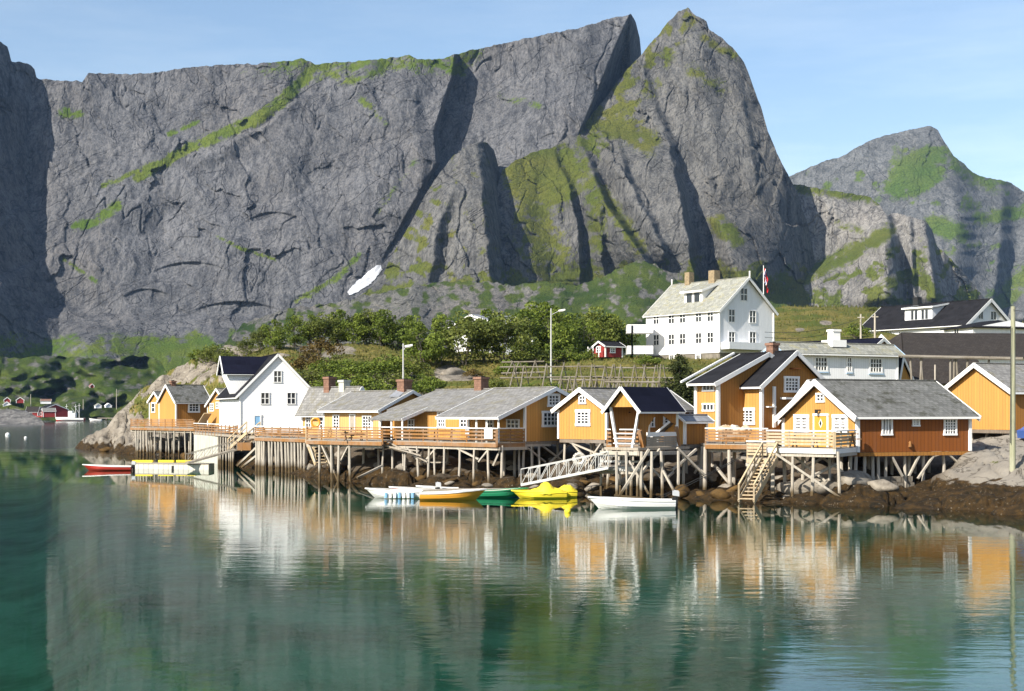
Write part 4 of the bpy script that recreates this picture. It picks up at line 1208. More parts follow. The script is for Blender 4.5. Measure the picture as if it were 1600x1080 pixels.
MB().beam(hp(-.25, -.4, zP - .4), hp(-.25, Lr + .9, zP - .4), .22, .22).build("bearer", M['pile'], hb_)
for px, dy in ((963, -.3), (979, .6), (1003, .2), (1019, .2), (1004, 1.8), (1033, 1.2), (1060, 1.5), (1069, 3.5), (1037, 3.6), (985, 3.0)):
    post(hb_, P2(px, 84.3 + dy), zP - .25, .12)
def freebrace(root, xa, ya, Ya, xb, yb, Yb, w=.15, mat='pile', name="brace"):
    a, b = P2(xa, Ya), P2(xb, Yb)
    return MB().beam(V3(a, zat(ya, Ya)), V3(b, zat(yb, Yb)), w, w * .85).build(name, M[mat], root)
for q in ((1014, 702, 84.6, 967, 776, 84.0), (1031, 702, 86, 1003, 738, 85), (983, 720, 85, 1014, 772, 84.6), (1036, 735, 85, 1058, 776, 84.5), (1010, 722, 86, 1034, 748, 86), (1088, 702, 88, 1050, 735, 87),
          (1058, 700, 86, 1100, 742, 87), (960, 774, 84, 1017, 780, 84.2), (1036, 752, 86, 1052, 738, 87)):
    freebrace(hb_, *q)

# --- little shed
sh = House("shed", "small striped ochre shed with grey lean roof between the hoist and the black-roofed house", "shed", (1070, 89.5), 38, 1059, 1104, 3.1, 658, (1064, 648), 'L', 'ochre', 'steel_roof', wall2='ochre_shaded', og=.3, oe=.3, barge=.14, W=2.4)
sh.stilts([('R', 1074, .2), ('R', 1101, .2), ('L', 1062, .5)], .11)
sh.sill()

# --- tall ochre house with black roof
ta = House("boathouse", "tall ochre house with stepped black felt roof and white verges", "house", (1122, 94.5), 38, 1088, ('m', 9.0), 3.2, 597.5, (1197, 551), 'R', 'ochre', 'tar', wall2='ochre_shaded', og=.25, oe=.55, barge=.3, trimw=.22)
ta.window('L', 1098, 599.5, 1117, 611.5, 3, 1, border=.2); ta.window('L', 1098, 630, 1117, 643, 3, 1, border=.2)
# front wing of the same house, its parts hung on the same root
tb = House("boathouse_wing", "forward ochre wing of the black-roofed house with a broad dark gable and white verge", "house", (1190, 94.8), 38, 1152, ('m', 6.6), 3.2, 601.5, (1240, 548), 'R', 'ochre', 'tar', wall2='ochre_shaded', og=.3, oe=.4, barge=.3, trimw=.22)
tb.window('L', 1156, 637, 1180, 664, 3, 4, border=.22); tb.window('R', 1224.5, 588, 1248, 613.5, 4, 4, border=.16)
tb.panel('R', 1207, 604, 1210.5, 668, 'white', 'wall_post', .12); tb.panel('R', 1196, 635, 1208, 636.8, 'white', 'ledge', .3); tb.panel('R', 1219, 621, 1232, 624, 'white', 'ledge', .5); tb.panel('R', 1234, 575, 1248, 577, 'rust', 'ledge', .3)
tb.chimney(1194, 536, 549, .62, es=2.6)
vs_ = MB(); vs_.beam(ta.pt(-.5, 3.0, ta.ze - .5 * ta.sl1 + .26), ta.pt(ta.sa, 3.0, ta.zr + .26), .16, .12); vs_.build("roof_batten", M['white'], ta.root)
for px in (1092, 1106, 1122): ta.stilts([('L', px, .2)], .11)

# --- long white house with slate roof
wl = House("white_house", "long white boarded house with grey slate roof and broad white chimney", "house", (1224, 117), 26, 1200, 1402, 4.6, 549, (1213, 534), 'L', 'white_boards', 'slate_pale', 'white', og=.4, oe=.45, barge=.35)
wl.window('R', 1272, 557, 1293, 581, 4, 3, 'white', .14); wl.window('R', 1322.5, 557.5, 1331, 582, 2, 3, 'white', .12); wl.window('R', 1358, 559, 1378.5, 583.5, 4, 3, 'white', .14)
for x0, x1, y in ((1271, 1294, 582), (1322, 1331.5, 583), (1357, 1380, 584.5)): wl.panel('R', x0, y - 1, x1, y + 1, 'blue_trim', 'window_sill', .1)
wl.chimney(1303, 515, 536, .75, 'white', base=1.5)
for o in wl.root.children:
    if o.name.startswith('bargeboard'): o.data.materials[0] = M['blue_trim']

# --- front cabin, shade put into the rust-brown of its long wall
fcb = House("rorbu", "low cabin nearest the water on the right with yellow gable and long side wall in shade-darkened rust-brown", "cabin", (1340, 84), 22, 1225, 1515, zat(707, 84), 650, (1282, 593), 'L', 'ochre', 'slate_moss', wall2='rust', og=.42, oe=.38, barge=.36, trimw=.2)
fcb.window('L', 1241.5, 647.5, 1264.5, 675.5, 2, 4, border=.22, glass='curtain', sash=.12); fcb.window('L', 1301.5, 647.5, 1325.5, 676, 2, 4, border=.22, glass='curtain', sash=.12); fcb.window('L', 1276, 614, 1289, 629, 2, 2, border=.17)
fcb.door('L', 1272, 648, 1295, 700, 'door_ochre', 'white', True)
fcb.window('R', 1377, 652, 1394, 680.5, 3, 1, border=.1, glass='curtain'); fcb.window('R', 1425, 652, 1436.5, 666.5, 3, 4, border=.1, sash=.05); fcb.window('R', 1474, 653, 1494.5, 680.5, 4, 5, border=.12, sash=.06)
lp = fcb.hit('R', 1420); MB().cyl(V3(lp, 3.05) + fcb.frame('R')[1] * .12, V3(lp, 3.4) + fcb.frame('R')[1] * .12, .11, .05).cyl(V3(lp, 3.3) , V3(lp, 3.36) + fcb.frame('R')[1] * .14, .03).build("wall_lamp", M['rail'], fcb.root)
lp = fcb.hit('L', 1282); MB().beam(V3(lp, zat(641, lp.y)), V3(lp, zat(641, lp.y)) + fcb.frame('L')[1] * .3, .08, .08).obox(V3(lp, zat(643, lp.y)) + fcb.frame('L')[1] * .3, (1, 0, 0), (0, 1, 0), (0, 0, 1), .09, .09, .12).build("wall_lamp", M['black'], fcb.root)
fcb.sill('ochre_shaded')
fcb.stilts([('R', x, d) for x, d in ((1341, 0), (1355, .1), (1370, .2), (1376, .1), (1390, .2), (1417, .1), (1433, .6), (1448, .1), (1478, .1), (1508, .1), (1350, 2.2), (1400, 2.5), (1440, 2.6), (1468, 2.2), (1495, 2.4), (1365, 4), (1425, 4.4))] +
           [('L', x, d) for x, d in ((1245, .3), (1262, .3), (1300, .3), (1318, .3), (1280, 1.5))], .13,
           [('R', 1437, 710, 1420, 744), ('R', 1460, 710, 1434, 748), ('R', 1394, 714, 1410, 744), ('R', 1482, 710, 1502, 728)])
fw = House("cabin_wing", "rear wing of the right waterfront cabin, only its white verge showing on the left", "cabin wing", (1310, 90), 22, 1224, 1400, 3.0, 648, (1271, 594), 'L', 'ochre', 'slate', og=.4, oe=.4, barge=.36)

# --- yellow boathouse at the right edge
yb = House("boathouse", "windowless yellow boathouse with slate roof behind the utility pole at the right edge", "boathouse", (1581, 95), 27, 1482, 1760, zat(672, 95), 611, (1528, 567.5), 'L', 'ochre', 'slate', wall2='ochre_shaded', og=.35, oe=.4, barge=.3)
yb.stilts([('L', x, .3) for x in (1487, 1510, 1535, 1560, 1578)] + [('R', x, .3) for x in (1592, 1610, 1640)] + [('L', x, 3) for x in (1500, 1545)], .13)
yb.sill()

# --- big dark roofed halls behind
bh = House("fish_hall", "big hall with broad dark brown shingle roof behind the drying racks", "hall", (1412, 150), 8, ('m', 12), 1800, 6.8, 557, ('f', .5, zat(521, 155)), 'L', 'white_boards', 'brown_roof', og=.2, oe=.5, hip=2.4, barge=0)
lh = House("storehouse", "low storehouse with dark brown roof seen beneath the drying rack beams", "storehouse", (1432, 126), 8, ('m', 6), 1545, 5.6, 597, ('f', .5, zat(560, 129)), 'L', 'white_boards', 'brown_roof', og=.2, oe=.4, barge=0, hip=.4)
lh.chimney(1447, 585, 602, .9, es=1.2)
os_ = House("shed", "small ochre shed with white verge at the right end of the white house", "shed", (1404, 124), 40, ('m', 5), 1440, 5.4, ('z', 8.2), ('f', .12, zat(561, 124)), 'R', 'ochre', 'tar', wall2='ochre', og=.2, oe=.1, barge=.2, corner=False)
ob = House("boathouse", "dark-roofed building with a small brown gable rising behind the white house", "boathouse", (1362, 142), 40, 1195, 1402, 7, ('z', zat(545, 142)), (1377, 528.5), 'R', 'ochre_shaded', 'navy', og=.3, oe=.5, barge=.3)

# --- white villa with black roof, upper right
vl = House("villa", "large white villa with wide black roof and a shed dormer, highest on the right", "house", (1510, 228), 35, 1346, 1580, 15.5, 505, (1545, 467), 'R', 'white_boards', 'tar', og=.5, oe=.7, barge=.5, trimw=.2)
vl.window('R', 1528, 486, 1536, 499, 2, 1, border=.1); vl.window('R', 1547, 486, 1557, 501, 2, 1, border=.15)
for x in (1362, 1398, 1416, 1424, 1432): vl.window('L', x, 522 if x > 1395 else 524, x + (6 if x > 1400 else 10), 533, 2, 1, border=.12)
shed_dormer(vl, vl.L * .36, vl.L * .62, .24 * vl.sa, vl.ze + .22 * vl.sl1 * vl.sa, vl.ze + .22 * vl.sl1 * vl.sa + 2.3, .93, 'tar', 'white_boards', wins=(.2, .34, .58, .72))
vl.chimney(1433, 465, 478, 1.0, 'black')
vx = House("villa_extension", "low white extension with flat black roof in front of the villa gable", "house extension", (1520, 214), 20, 1476, 1640, 15.5, 512, ('f', .5, zat(500, 216)), 'R', 'white_boards', 'tar', og=.5, oe=.5, hip=3, barge=0)
vx.window('L', 1491, 514, 1499, 522, 2, 1, border=.1)

# --- the white hotel on the rise
ht = House("hotel", "large white three-storey wooden house with pale slate roof on a stone basement, on the rise", "house", (1124, 190), 37, 1011, 1199, zat(551, 190), 484, (1167, 433), 'R', 'white_wall', 'slate_pale', wall2='white_boards', og=.45, oe=.35, barge=.35, trimw=.2)
for x0, y0, w, h in ((1022, 490, 7.5, 17), (1045.5, 489, 8, 17), (1063, 488, 8, 17), (1088, 486, 8, 17.5), (1106, 485, 8.5, 17.5),
                     (1022, 523, 7.5, 17), (1045.5, 522, 8, 17), (1063, 521, 8, 17), (1088, 520, 8, 17), (1106, 519, 8.5, 17)):
    ht.window('L', x0 - .6, y0, x0 + w + .6, y0 + h, 2, 2, 'white', .07, sash=.1)
for x0, y0, x1, y1 in ((1138, 483, 1148, 504), (1170.5, 485, 1181, 505), (1138, 518, 1148, 536), (1170.5, 518, 1181, 538), (1156.5, 450, 1167.5, 470.5)):
    ht.window('R', x0, y0, x1, y1, 2, 2, 'white', .09, sash=.11)
ht.chimney(1077, 426, 446, .95, 'yellowbrick', cap=False); ht.chimney(1116, 423, 441, 1.15, 'yellowbrick', cap=False)
shed_dormer(ht, ht.L * .33, ht.L * .58, .28 * ht.sa, ht.ze + .27 * ht.sl1 * ht.sa, ht.ze + .27 * ht.sl1 * ht.sa + 1.8, .9, 'slate_pale', 'white_wall', wins=(.22, .36, .64, .78))
bs = MB()
zb0 = 8.8
for d_, ln in ((ht.r, ht.R_len), (ht.l, ht.L_len)):
    a, b = ht.C, ht.C + d_ * ln
    o2 = ht.l * .12 if d_ is ht.r else ht.r * .12
    bs.poly([V3(a + o2, zb0), V3(b + o2, zb0), V3(b + o2, ht.z0 - .003), V3(a + o2, ht.z0 - .003)])
bs.build("basement_wall", M['stone'], ht.root)
for x0 in (1046, 1087): ht.window('L', x0, 553, x0 + 8.5, 569, 2, 2, 'white', .2, back=-.0)
for es in (-.5, ht.L + .5): MB().beam(ht.pt(ht.sa, es, ht.zr), ht.pt(ht.sa, es, ht.zr + 1.0), .16, .16).build("finial", M['white'], ht.root)
# balconies on the left end and at the corner
bl0 = P2(986, 197); bl1 = P2(1012, 199.5); 
for py0, py1 in ((508, 521), (541, 554)):
    b = MB(); c = (bl0 + bl1) / 2; w_ = (bl1 - bl0).length
    z1, z0_ = zat(py0, 198), zat(py1, 198)
    b.obox(V3(c, (z1 + z0_) / 2), (1, .05, 0), (0, 1, 0), (0, 0, 1), w_ / 2, 1.6, (z1 - z0_) / 2)
    b.build("balcony", M['white_wall'], ht.root)
for px in (987.5, 987.5):
    MB().beam(V3(P2(px, 196.6), zat(577, 197)), V3(P2(px, 196.6), zat(509, 197)), .22, .22).build("balcony_post", M['white'], ht.root)
bq = MB()
u_, n_ = ht.frame('R')
c0, _, _, wq, hq = ht.rect('R', 1126, 536, 1188, 547)
bq.obox(c0 + n_ * .8, u_, n_, (0, 0, 1), wq / 2, .8, hq / 2); bq.build("balcony", M['white_boards'], ht.root)

# --- red cottage, white house in the trees
rcot = House("cottage", "tiny dark red cottage with white porch gable under the trees left of the hotel", "cottage", (946, 184), 35, 925, 972, zat(558, 184), 541, (938, 533), 'L', 'red', 'tar', og=.3, oe=.3, barge=.22, W=3.4)
rcot.window('R', 953, 543, 961, 552, 2, 2, border=.14); rcot.window('L', 932, 541, 939, 551, 2, 2, border=.12)
for px in (927, 935, 944):
    q = rcot.hit('L', px) - rcot.r * .9; MB().beam(V3(q, rcot.z0), V3(q, rcot.ze), .12, .12).build("porch_post", M['white'], rcot.root)
ht2 = House("white_house", "white house almost hidden by the trees on the crest, roof just showing", "house", (772, 222), 30, 706, ('m', 7), 12.0, 505, ('f', .5, zat(491, 225)), 'L', 'white_boards', 'steel_roof', og=.4, oe=.4, barge=.3)

# ------------------------------------------------------------------ decks and piles
d0 = Deck("deck", "orange railed deck on pale piles round the point cabin", [(204, 166), (303, 156)], 6, 3.35, posts=(212, 216, 220, 224, 229, 242, 251, 262, 272, 288, 298), rows=(0, 2.4), top='rail', boards=4, pilem='pile')
d1 = thing("quay", "pale concrete quay block left of the white warehouse", "quay", V3(P2(322, 146), 0))
q = [P2(303, 149), P2(340, 139), P2(346, 150), P2(312, 160)]
MB().slab([V3(p, -1.0) for p in q], 3.75).build("quay_wall", M['concrete'], d1)
q = [P2(302, 150), P2(345, 137), P2(400, 124.5), P2(404, 132), P2(346, 160), P2(305, 162)]
MB().slab([V3(p, 2.78) for p in q], .22).build("quay_floor", M['plank'], d1)
for (xa, Ya, xb, Yb) in ((303, 149.5, 345, 136.8), (345, 136.8, 371, 131)):
    Deck.railing(type('o', (), {'root': d1})(), V3(P2(xa, Ya), 3.0), V3(P2(xb, Yb), 3.0), 'rail', 3, 'white')
for px in (341, 345, 349, 353, 357, 361, 365): post(d1, P2(px, 138 - (px - 341) * .25), 2.7, .12)
d1b = Deck("deck", "deck on a dense row of pale piles before the white warehouse", [(398, 124.5), (480, 117)], 12, 2.95, posts=[400, 403, 406, 409, 412] + list(range(420, 480, 5)), rows=(0, 1.6), boards=4, top='white', r=.14)
d2 = Deck("deck", "orange railed deck on tall piles before the pale yellow cabin", [(479, 107), (597, 102)], 7, 3.05, posts=(499, 517, 529, 546, (512, 3), (536, 3), (560, 3.5), (585, 3)), rows=(0,), boards=4, top='rail', r=.12)
d2.brace(502, 695, 527, 750); d2.brace(483, 694, 492, 722); d2.brace(545, 695, 531, 722)
freebrace(d2.root, 558, 747, 100, 597, 728, 101.5)
d3 = Deck("deck", "long deck with white-topped orange rail and thin white piles before the ochre cabins", [(597, 103.6), (776, 95.05), (820, 96.9)], 2.9, 3.1, boards=3, top='white', r=.1,
          posts=(597, 610, 627, 632, 650, 669, 676, 693, 716, 739, 760, 782, (640, 2.2), (662, 2.2), (705, 2.4), (748, 2.2), (770, 2.4), (796, 2), (815, 1.6), (603, 3.5), (686, 3.6), (725, 3.8)), back=(.7, .7), inset=.12)
for q in ((630, 692, 652, 718), (690, 690, 663, 722), (697, 692, 748, 718), (772, 692, 748, 722), (786, 692, 770, 728)): d3.brace(*q)
for q in ((597, 695, 103, 658, 712, 100), (600, 697, 103, 655, 705, 100), (605, 690, 103, 668, 722, 100)): freebrace(d3.root, *q, w=.1, mat='plank')
d4 = Deck("deck", "short deck with orange rail between the yellow gable and the hoist", [(948, 90.5), (1006, 89)], 3, 3.1, boards=3, top='white', posts=(951, 968, 990), rows=(0,), railm='rail')
d5 = Deck("deck", "orange railed deck on three thick dark piles below the black-roofed house", [(1102, 88), (1200, 86)], 7, 3.2, boards=4, top='white', posts=(1103, 1140, (1078, 1.0), (1120, 3), (1160, 3), (1180, 1.5), (1108, 4.5)), rows=(0,), r=.17)
d5.brace(1086, 735, 1100, 744); freebrace(d5.root, 1090, 728, 89, 1100, 742, 88); freebrace(d5.root, 1116, 726, 89, 1140, 756, 88); freebrace(d5.root, 1085, 740, 90, 1102, 712, 90)
d6 = Deck("deck", "terrace with white slatted railing in front of the yellow-gabled cabin on the right", [(1198, 82), (1304, 79.2), (1337, 83.3)], 2.6, zat(703.5, 79.2) + .12, boards=4, top='white', railm='rail_pale', r=.12,
          posts=(1209, 1239, 1271, 1310, (1224, 1.5), (1255, 1.8), (1298, 2.2), (1330, .8)), rows=(0,), fascia='white', back=(.2, 1))
for q in ((1212, 709, 79.5, 1316, 780, 79.0), (1240, 712, 82, 1290, 752, 81.5), (1268, 745, 81, 1306, 725, 82), (1245, 738, 83, 1305, 705, 83), (1280, 712, 82.5, 1318, 738, 82)): freebrace(d6.root, *q)

# --- stairs and gangways
def stair(label, x0, Y0, z0, x1, Y1, z1, w, steps, mat='rail_pale', side=(1, 0, 0), rails=True):
    a, b = V3(P2(x0, Y0), z0), V3(P2(x1, Y1), z1)
    s_ = Vector(side).normalized()
    root = thing("stairs", label, "stairs", a)
    for sg in (-1, 1):
        MB().beam(a + s_ * sg * w / 2, b + s_ * sg * w / 2, .07, .26).build("stringer", M[mat], root)
    for i in range(steps):
        p = a + (b - a) * ((i + .5) / steps)
        d = Vector((b.x - a.x, b.y - a.y, 0)).normalized()
        MB().obox(p + Vector((0, 0, .08)), s_, d, (0, 0, 1), w / 2, .14, .03).build("tread", M[mat], root)
    if rails:
        for sg in (-1, 1):
            r = MB()
            for t_ in (.0, .33, .66, 1.0):
                p = a + (b - a) * t_ + s_ * sg * w / 2
                r.beam(p, p + Vector((0, 0, .95)), .08, .08)
            r.beam(a + s_ * sg * w / 2 + Vector((0, 0, .95)), b + s_ * sg * w / 2 + Vector((0, 0, .95)), .1, .08)
            r.beam(a + s_ * sg * w / 2 + Vector((0, 0, .5)), b + s_ * sg * w / 2 + Vector((0, 0, .5)), .07, .06)
            r.build("railing", M[mat], root)
    return root
st = stair("steep wooden stairs leading from the water up to a slatted landing, right half", 1166, 79.3, .1, 1203, 81.5, 2.45, .85, 12, side=(.95, -.3, 0))
ld = Deck("landing", "slatted white landing at the head of the steep waterside stairs", [(1167, 83), (1212, 81.6)], 2.2, 2.5, cat="landing", boards=4, top='white', railm='rail_pale', posts=(1170, 1190, 1209), r=.1)
st2 = stair("short wooden stairs under the orange deck beside the dense piles", 503, 108, 1.1, 488, 110, 2.9, 1.0, 8)
st3 = stair("wooden stairs going down from the warehouse quay beside the concrete block", 366, 128, 1.7, 396, 126.5, 3.3, 1.2, 7)
for q in ((371, 728, 127, 400, 700, 126), (378, 730, 126, 401, 712, 125)): freebrace(st3, *q, w=.2)
MB().obox(V3(P2(383, 127), 2.05), (1, 0, 0), (0, 1, 0), (0, 0, 1), .62, .5, .35).build("box_landing", M['rail'], st3)
def gangway(label, x0, Y0, z0, x1, Y1, z1, w, n, mat='metal', h=1.0):
    a, b = V3(P2(x0, Y0), z0), V3(P2(x1, Y1), z1)
    root = thing("gangway", label, "gangway", a)
    s_ = (b - a).cross(Vector((0, 0, 1))).normalized()
    MB().beam(a, b, w, .12).build("walkway", M['plank'] if mat != 'metal' else M['metal'], root)
    for sg in (-1, 1):
        r = MB()
        o = s_ * sg * w / 2
        up = Vector((0, 0, h))
        r.beam(a + o, b + o, .07, .16); r.beam(a + o + up, b + o + up, .05, .05)
        for i in range(n + 1):
            p = a + (b - a) * (i / n)
            r.beam(p + o, p + o + up, .04, .04)
            if i < n:
                p2 = a + (b - a) * ((i + 1) / n)
                r.beam(p + o, p2 + o + up, .03, .03)
        r.build("truss", M[mat], root)
    return root
gangway("white lattice gangway sloping from the cabins to the yellow boat", 820, 89.5, .55, 956, 86.5, 1.75, 1.0, 9)
gangway("thin grey gangway sloping from the warehouse quay to the left pontoon", 292, 125.5, .6, 368, 127.5, 1.75, .9, 6, 'plank', .8)
lp2 = Deck("landing", "small grey landing under the hoist where the lattice gangway arrives", [(938, 87.6), (1000, 86.8)], 1.6, 1.85, cat="landing", boards=2, top=None, railm='metal', posts=(940, 969, 996), r=.1)
# ------------------------------------------------------------------ trees and shrubs
def mat_leaf(name, a, b, c_):
    m = NT(name)
    at = m.attr("tone")
    col = m.mix(at, a, b)
    oi = m.n("ShaderNodeObjectInfo").outputs["Random"]
    col = m.mix(m.math('MULTIPLY', oi, 0.55), col, c_)
    m.t.links.new(col, m.b.inputs["Base Color"])
    m.b.inputs["Roughness"].default_value = 0.65
    m.b.inputs["Specular IOR Level"].default_value = 0.2
    tl = m.n("ShaderNodeBsdfTranslucent", i={"Color": col})
    mx = m.n("ShaderNodeMixShader", i={0: 0.25, 1: m.b.outputs[0], 2: tl.outputs[0]})
    m.t.links.new(mx.outputs[0], m.out.inputs["Surface"])
    return m.m
M['leaf'] = mat_leaf('birch_leaves', (0.05, 0.085, 0.012), (0.23, 0.28, 0.042), (0.14, 0.185, 0.028))
M['leaf_light'] = mat_leaf('willow_leaves', (0.055, 0.085, 0.014), (0.23, 0.255, 0.05), (0.10, 0.11, 0.03))
M['leaf_brown'] = mat_leaf('dry_scrub', (0.07, 0.05, 0.014), (0.17, 0.115, 0.03), (0.12, 0.11, 0.026))
M['needle'] = mat_leaf('spruce_needles', (0.014, 0.027, 0.010), (0.075, 0.088, 0.024), (0.05, 0.055, 0.018))
M['bark'] = mat_wood('bark', (0.16, 0.13, 0.10), 0.4)
M['grassblade'] = mat_leaf('grass_blades', (0.06, 0.075, 0.012), (0.20, 0.17, 0.045), (0.10, 0.11, 0.025))

def leaf_cards(P, size, rg, flat=0.0):
    """one small diamond leaf per point"""
    n = len(P)
    a = rg.normal(size=(n, 3)); a[:, 2] *= (1 - flat * .7)
    a /= np.linalg.norm(a, axis=1)[:, None]
    b = rg.normal(size=(n, 3))
    b -= a * (a * b).sum(1)[:, None]
    b /= np.linalg.norm(b, axis=1)[:, None]
    s = size * rg.uniform(.65, 1.35, n)[:, None]
    V = np.stack([P - a * s, P + b * s * .55, P + a * s, P - b * s * .55], 1)
    return V.reshape(-1, 3), np.arange(n * 4).reshape(n, 4)

def crown_mesh(name, seed, nclump, per, rx, rz, zc, leaf, mat, shape='round'):
    rg = np.random.default_rng(seed)
    pts, tone = [], []
    for i in range(nclump):
        while True:
            q = rg.uniform(-1, 1, 3)
            if (q ** 2).sum() < 1 and (q ** 2).sum() > .12: break
        if shape == 'bush': q[2] = abs(q[2]) * .9 - .05 if rg.random() < .8 else q[2] * .4
        c = np.array([q[0] * rx, q[1] * rx, zc + q[2] * rz])
        r = rg.uniform(.24, .46) * rx
        d = rg.normal(size=(per, 3))
        d /= np.linalg.norm(d, axis=1)[:, None]
        d *= (rg.uniform(.35, 1, per) ** .5)[:, None] * r
        d[:, 2] *= .8
        pts.append(c + d)
        tone.append(np.clip(rg.uniform(.1, .8) + rg.normal(0, .16, per), 0, 1))
    P, T = np.concatenate(pts), np.concatenate(tone)
    k = P[:, 2] > .05
    V, Fc = leaf_cards(P[k], leaf, rg)
    return V, Fc, np.repeat(T[k], 4)

def tree_proto(name, seed, hgt, rx, mat, nclump=26, per=95, leaf=.13, shape='round'):
    root = thing(name, None, None)
    rg = random.Random(seed)
    rz = hgt * (.46 if shape == 'round' else .55)
    V, Fc, T = crown_mesh(name, seed, nclump, per, rx, rz, hgt * (.55 if shape == 'round' else .35), leaf, mat, shape)
    np_mesh("crown", V, Fc, M[mat], root, smooth=False, attrs={"tone": T})
    t = MB()
    for s in range(2 if shape == 'round' else 4):
        p = Vector((rg.uniform(-.1, .1), rg.uniform(-.1, .1), -.3))
        d = Vector((rg.uniform(-.35, .35), rg.uniform(-.35, .35), 1))
        r = .09 * hgt / 4
        for k in range(4):
            q = p + d * hgt * .19
            t.cyl(p, q, r, r * .72, 6)
            for b in range(2):
                e_ = q + Vector((rg.uniform(-1, 1), rg.uniform(-1, 1), .6)) * rx * .5
                t.cyl(q, e_, r * .5, r * .15, 4)
            p, r = q, r * .72
            d = d + Vector((rg.uniform(-.25, .25), rg.uniform(-.25, .25), 0))
    t.build("trunk", M['bark'], root)
    return root
PROTO = {'a': tree_proto("tree", 1, 4.6, 2.1, 'leaf', 34, 110), 'b': tree_proto("tree", 2, 5.0, 1.9, 'leaf', 32, 110), 'c': tree_proto("tree", 3, 4.2, 2.3, 'leaf_light', 32, 105),
         'd': tree_proto("shrub", 4, 2.4, 1.6, 'leaf', 22, 90, .11, 'bush'), 'e': tree_proto("shrub", 5, 2.2, 1.9, 'leaf_light', 22, 90, .11, 'bush'), 'f': tree_proto("shrub", 6, 2.0, 1.5, 'leaf_brown', 16, 70, .10, 'bush')}
PH = {'a': 4.9, 'b': 5.3, 'c': 4.5, 'd': 2.6, 'e': 2.4, 'f': 2.2}
used = set()
def plant(kind, px, Y, hpx, label, wide=1.0, group=None, zoff=0.0):
    o = PROTO[kind] if kind not in used else copy_tree(PROTO[kind])
    used.add(kind)
    o.location = V3(P2(px, Y), tz(px, Y) - .08 + zoff)
    s = hpx / F * Y / PH[kind]
    o.scale = (s * wide, s * wide, s)
    o.rotation_euler = (0, 0, random.uniform(0, 6.28))
    for k in ("label", "category", "group"):
        if k in o: del o[k]
    tag(o, label, "tree" if kind in 'abc' else "shrub", group)
CREST = [('e', 366, 192, 26, 1.2, "low light green shrub at the far left end of the crest, above the warehouse dormer"), ('c', 386, 197, 30, 1.0, "small light green tree left of the crest's first tall tree"),
         ('a', 430, 192, 54, .9, "dark rounded tree standing alone on the crest behind the warehouse gable"), ('c', 408, 200, 34, 1.0, "short pale tree tucked behind the rounded lone tree on the crest"),
         ('b', 462, 197, 50, 1.0, "bushy crest tree just right of the rounded lone tree"), ('a', 486, 199, 52, 1.1, "broad crest tree above the pale rocks in the grass"), ('c', 508, 198, 50, 1.1, "light green crest tree above the brown scrub"),
         ('b', 530, 200, 58, 1.1, "tall crest tree in the long row below the snow patch"), ('a', 552, 198, 54, 1.1, "dark crest tree directly below the snow patch"), ('c', 574, 200, 56, 1.1, "light crest tree just right of the snow patch"),
         ('b', 598, 198, 60, 1.1, "dense crest tree left of the street lamp top"), ('a', 620, 200, 58, 1.1, "crest tree behind the left street lamp"), ('b', 642, 202, 56, 1.1, "crest tree between street lamp and the big dark tree")]
for k, px, Y, h_, w_, lb in CREST: plant(k, px, Y, h_, lb, w_, "trees along the crest")
BIG = [('a', 662, 170, 76, 1.1, "big dark tree above the brick chimney of the yellow cabin"), ('b', 690, 174, 78, 1.0, "tall dark tree filling the middle of the tree belt"), ('c', 728, 172, 82, 1.15, "large round tree right of the pale rock slab, with a lighter crown"),
       ('a', 757, 176, 84, 1.15, "large tree before the hidden white house, left one of two"), ('c', 790, 172, 82, 1.15, "large light tree before the hidden white house, right one of two"), ('b', 822, 186, 84, 1.1, "tall tree left of the tall street lamp"),
       ('b', 846, 190, 96, 1.1, "tallest tree of the belt, just behind the tall street lamp"), ('a', 872, 186, 88, 1.1, "dark tree right of the tall street lamp"), ('a', 902, 192, 76, 1.1, "dark tree left of the red cottage"),
       ('c', 930, 200, 72, 1.1, "light-crowned tree right behind the red cottage"), ('b', 954, 202, 68, 1.0, "tree rising over the red cottage's right gable end"), ('a', 976, 204, 58, 1.0, "tree between red cottage and white hotel balcony"), ('d', 915, 184, 26, 1.3, "shrub hugging the left side of the red cottage"),
       ('d', 800, 166, 30, 1.6, "undergrowth shrub at the foot of the two large trees"), ('e', 840, 172, 30, 1.6, "light shrub at the foot of the tall street lamp"), ('d', 880, 176, 30, 1.6, "dark shrub in the grass between tall lamp and red cottage")]
for k, px, Y, h_, w_, lb in BIG: plant(k, px, Y, h_, lb, w_, "trees of the belt behind the cabins")
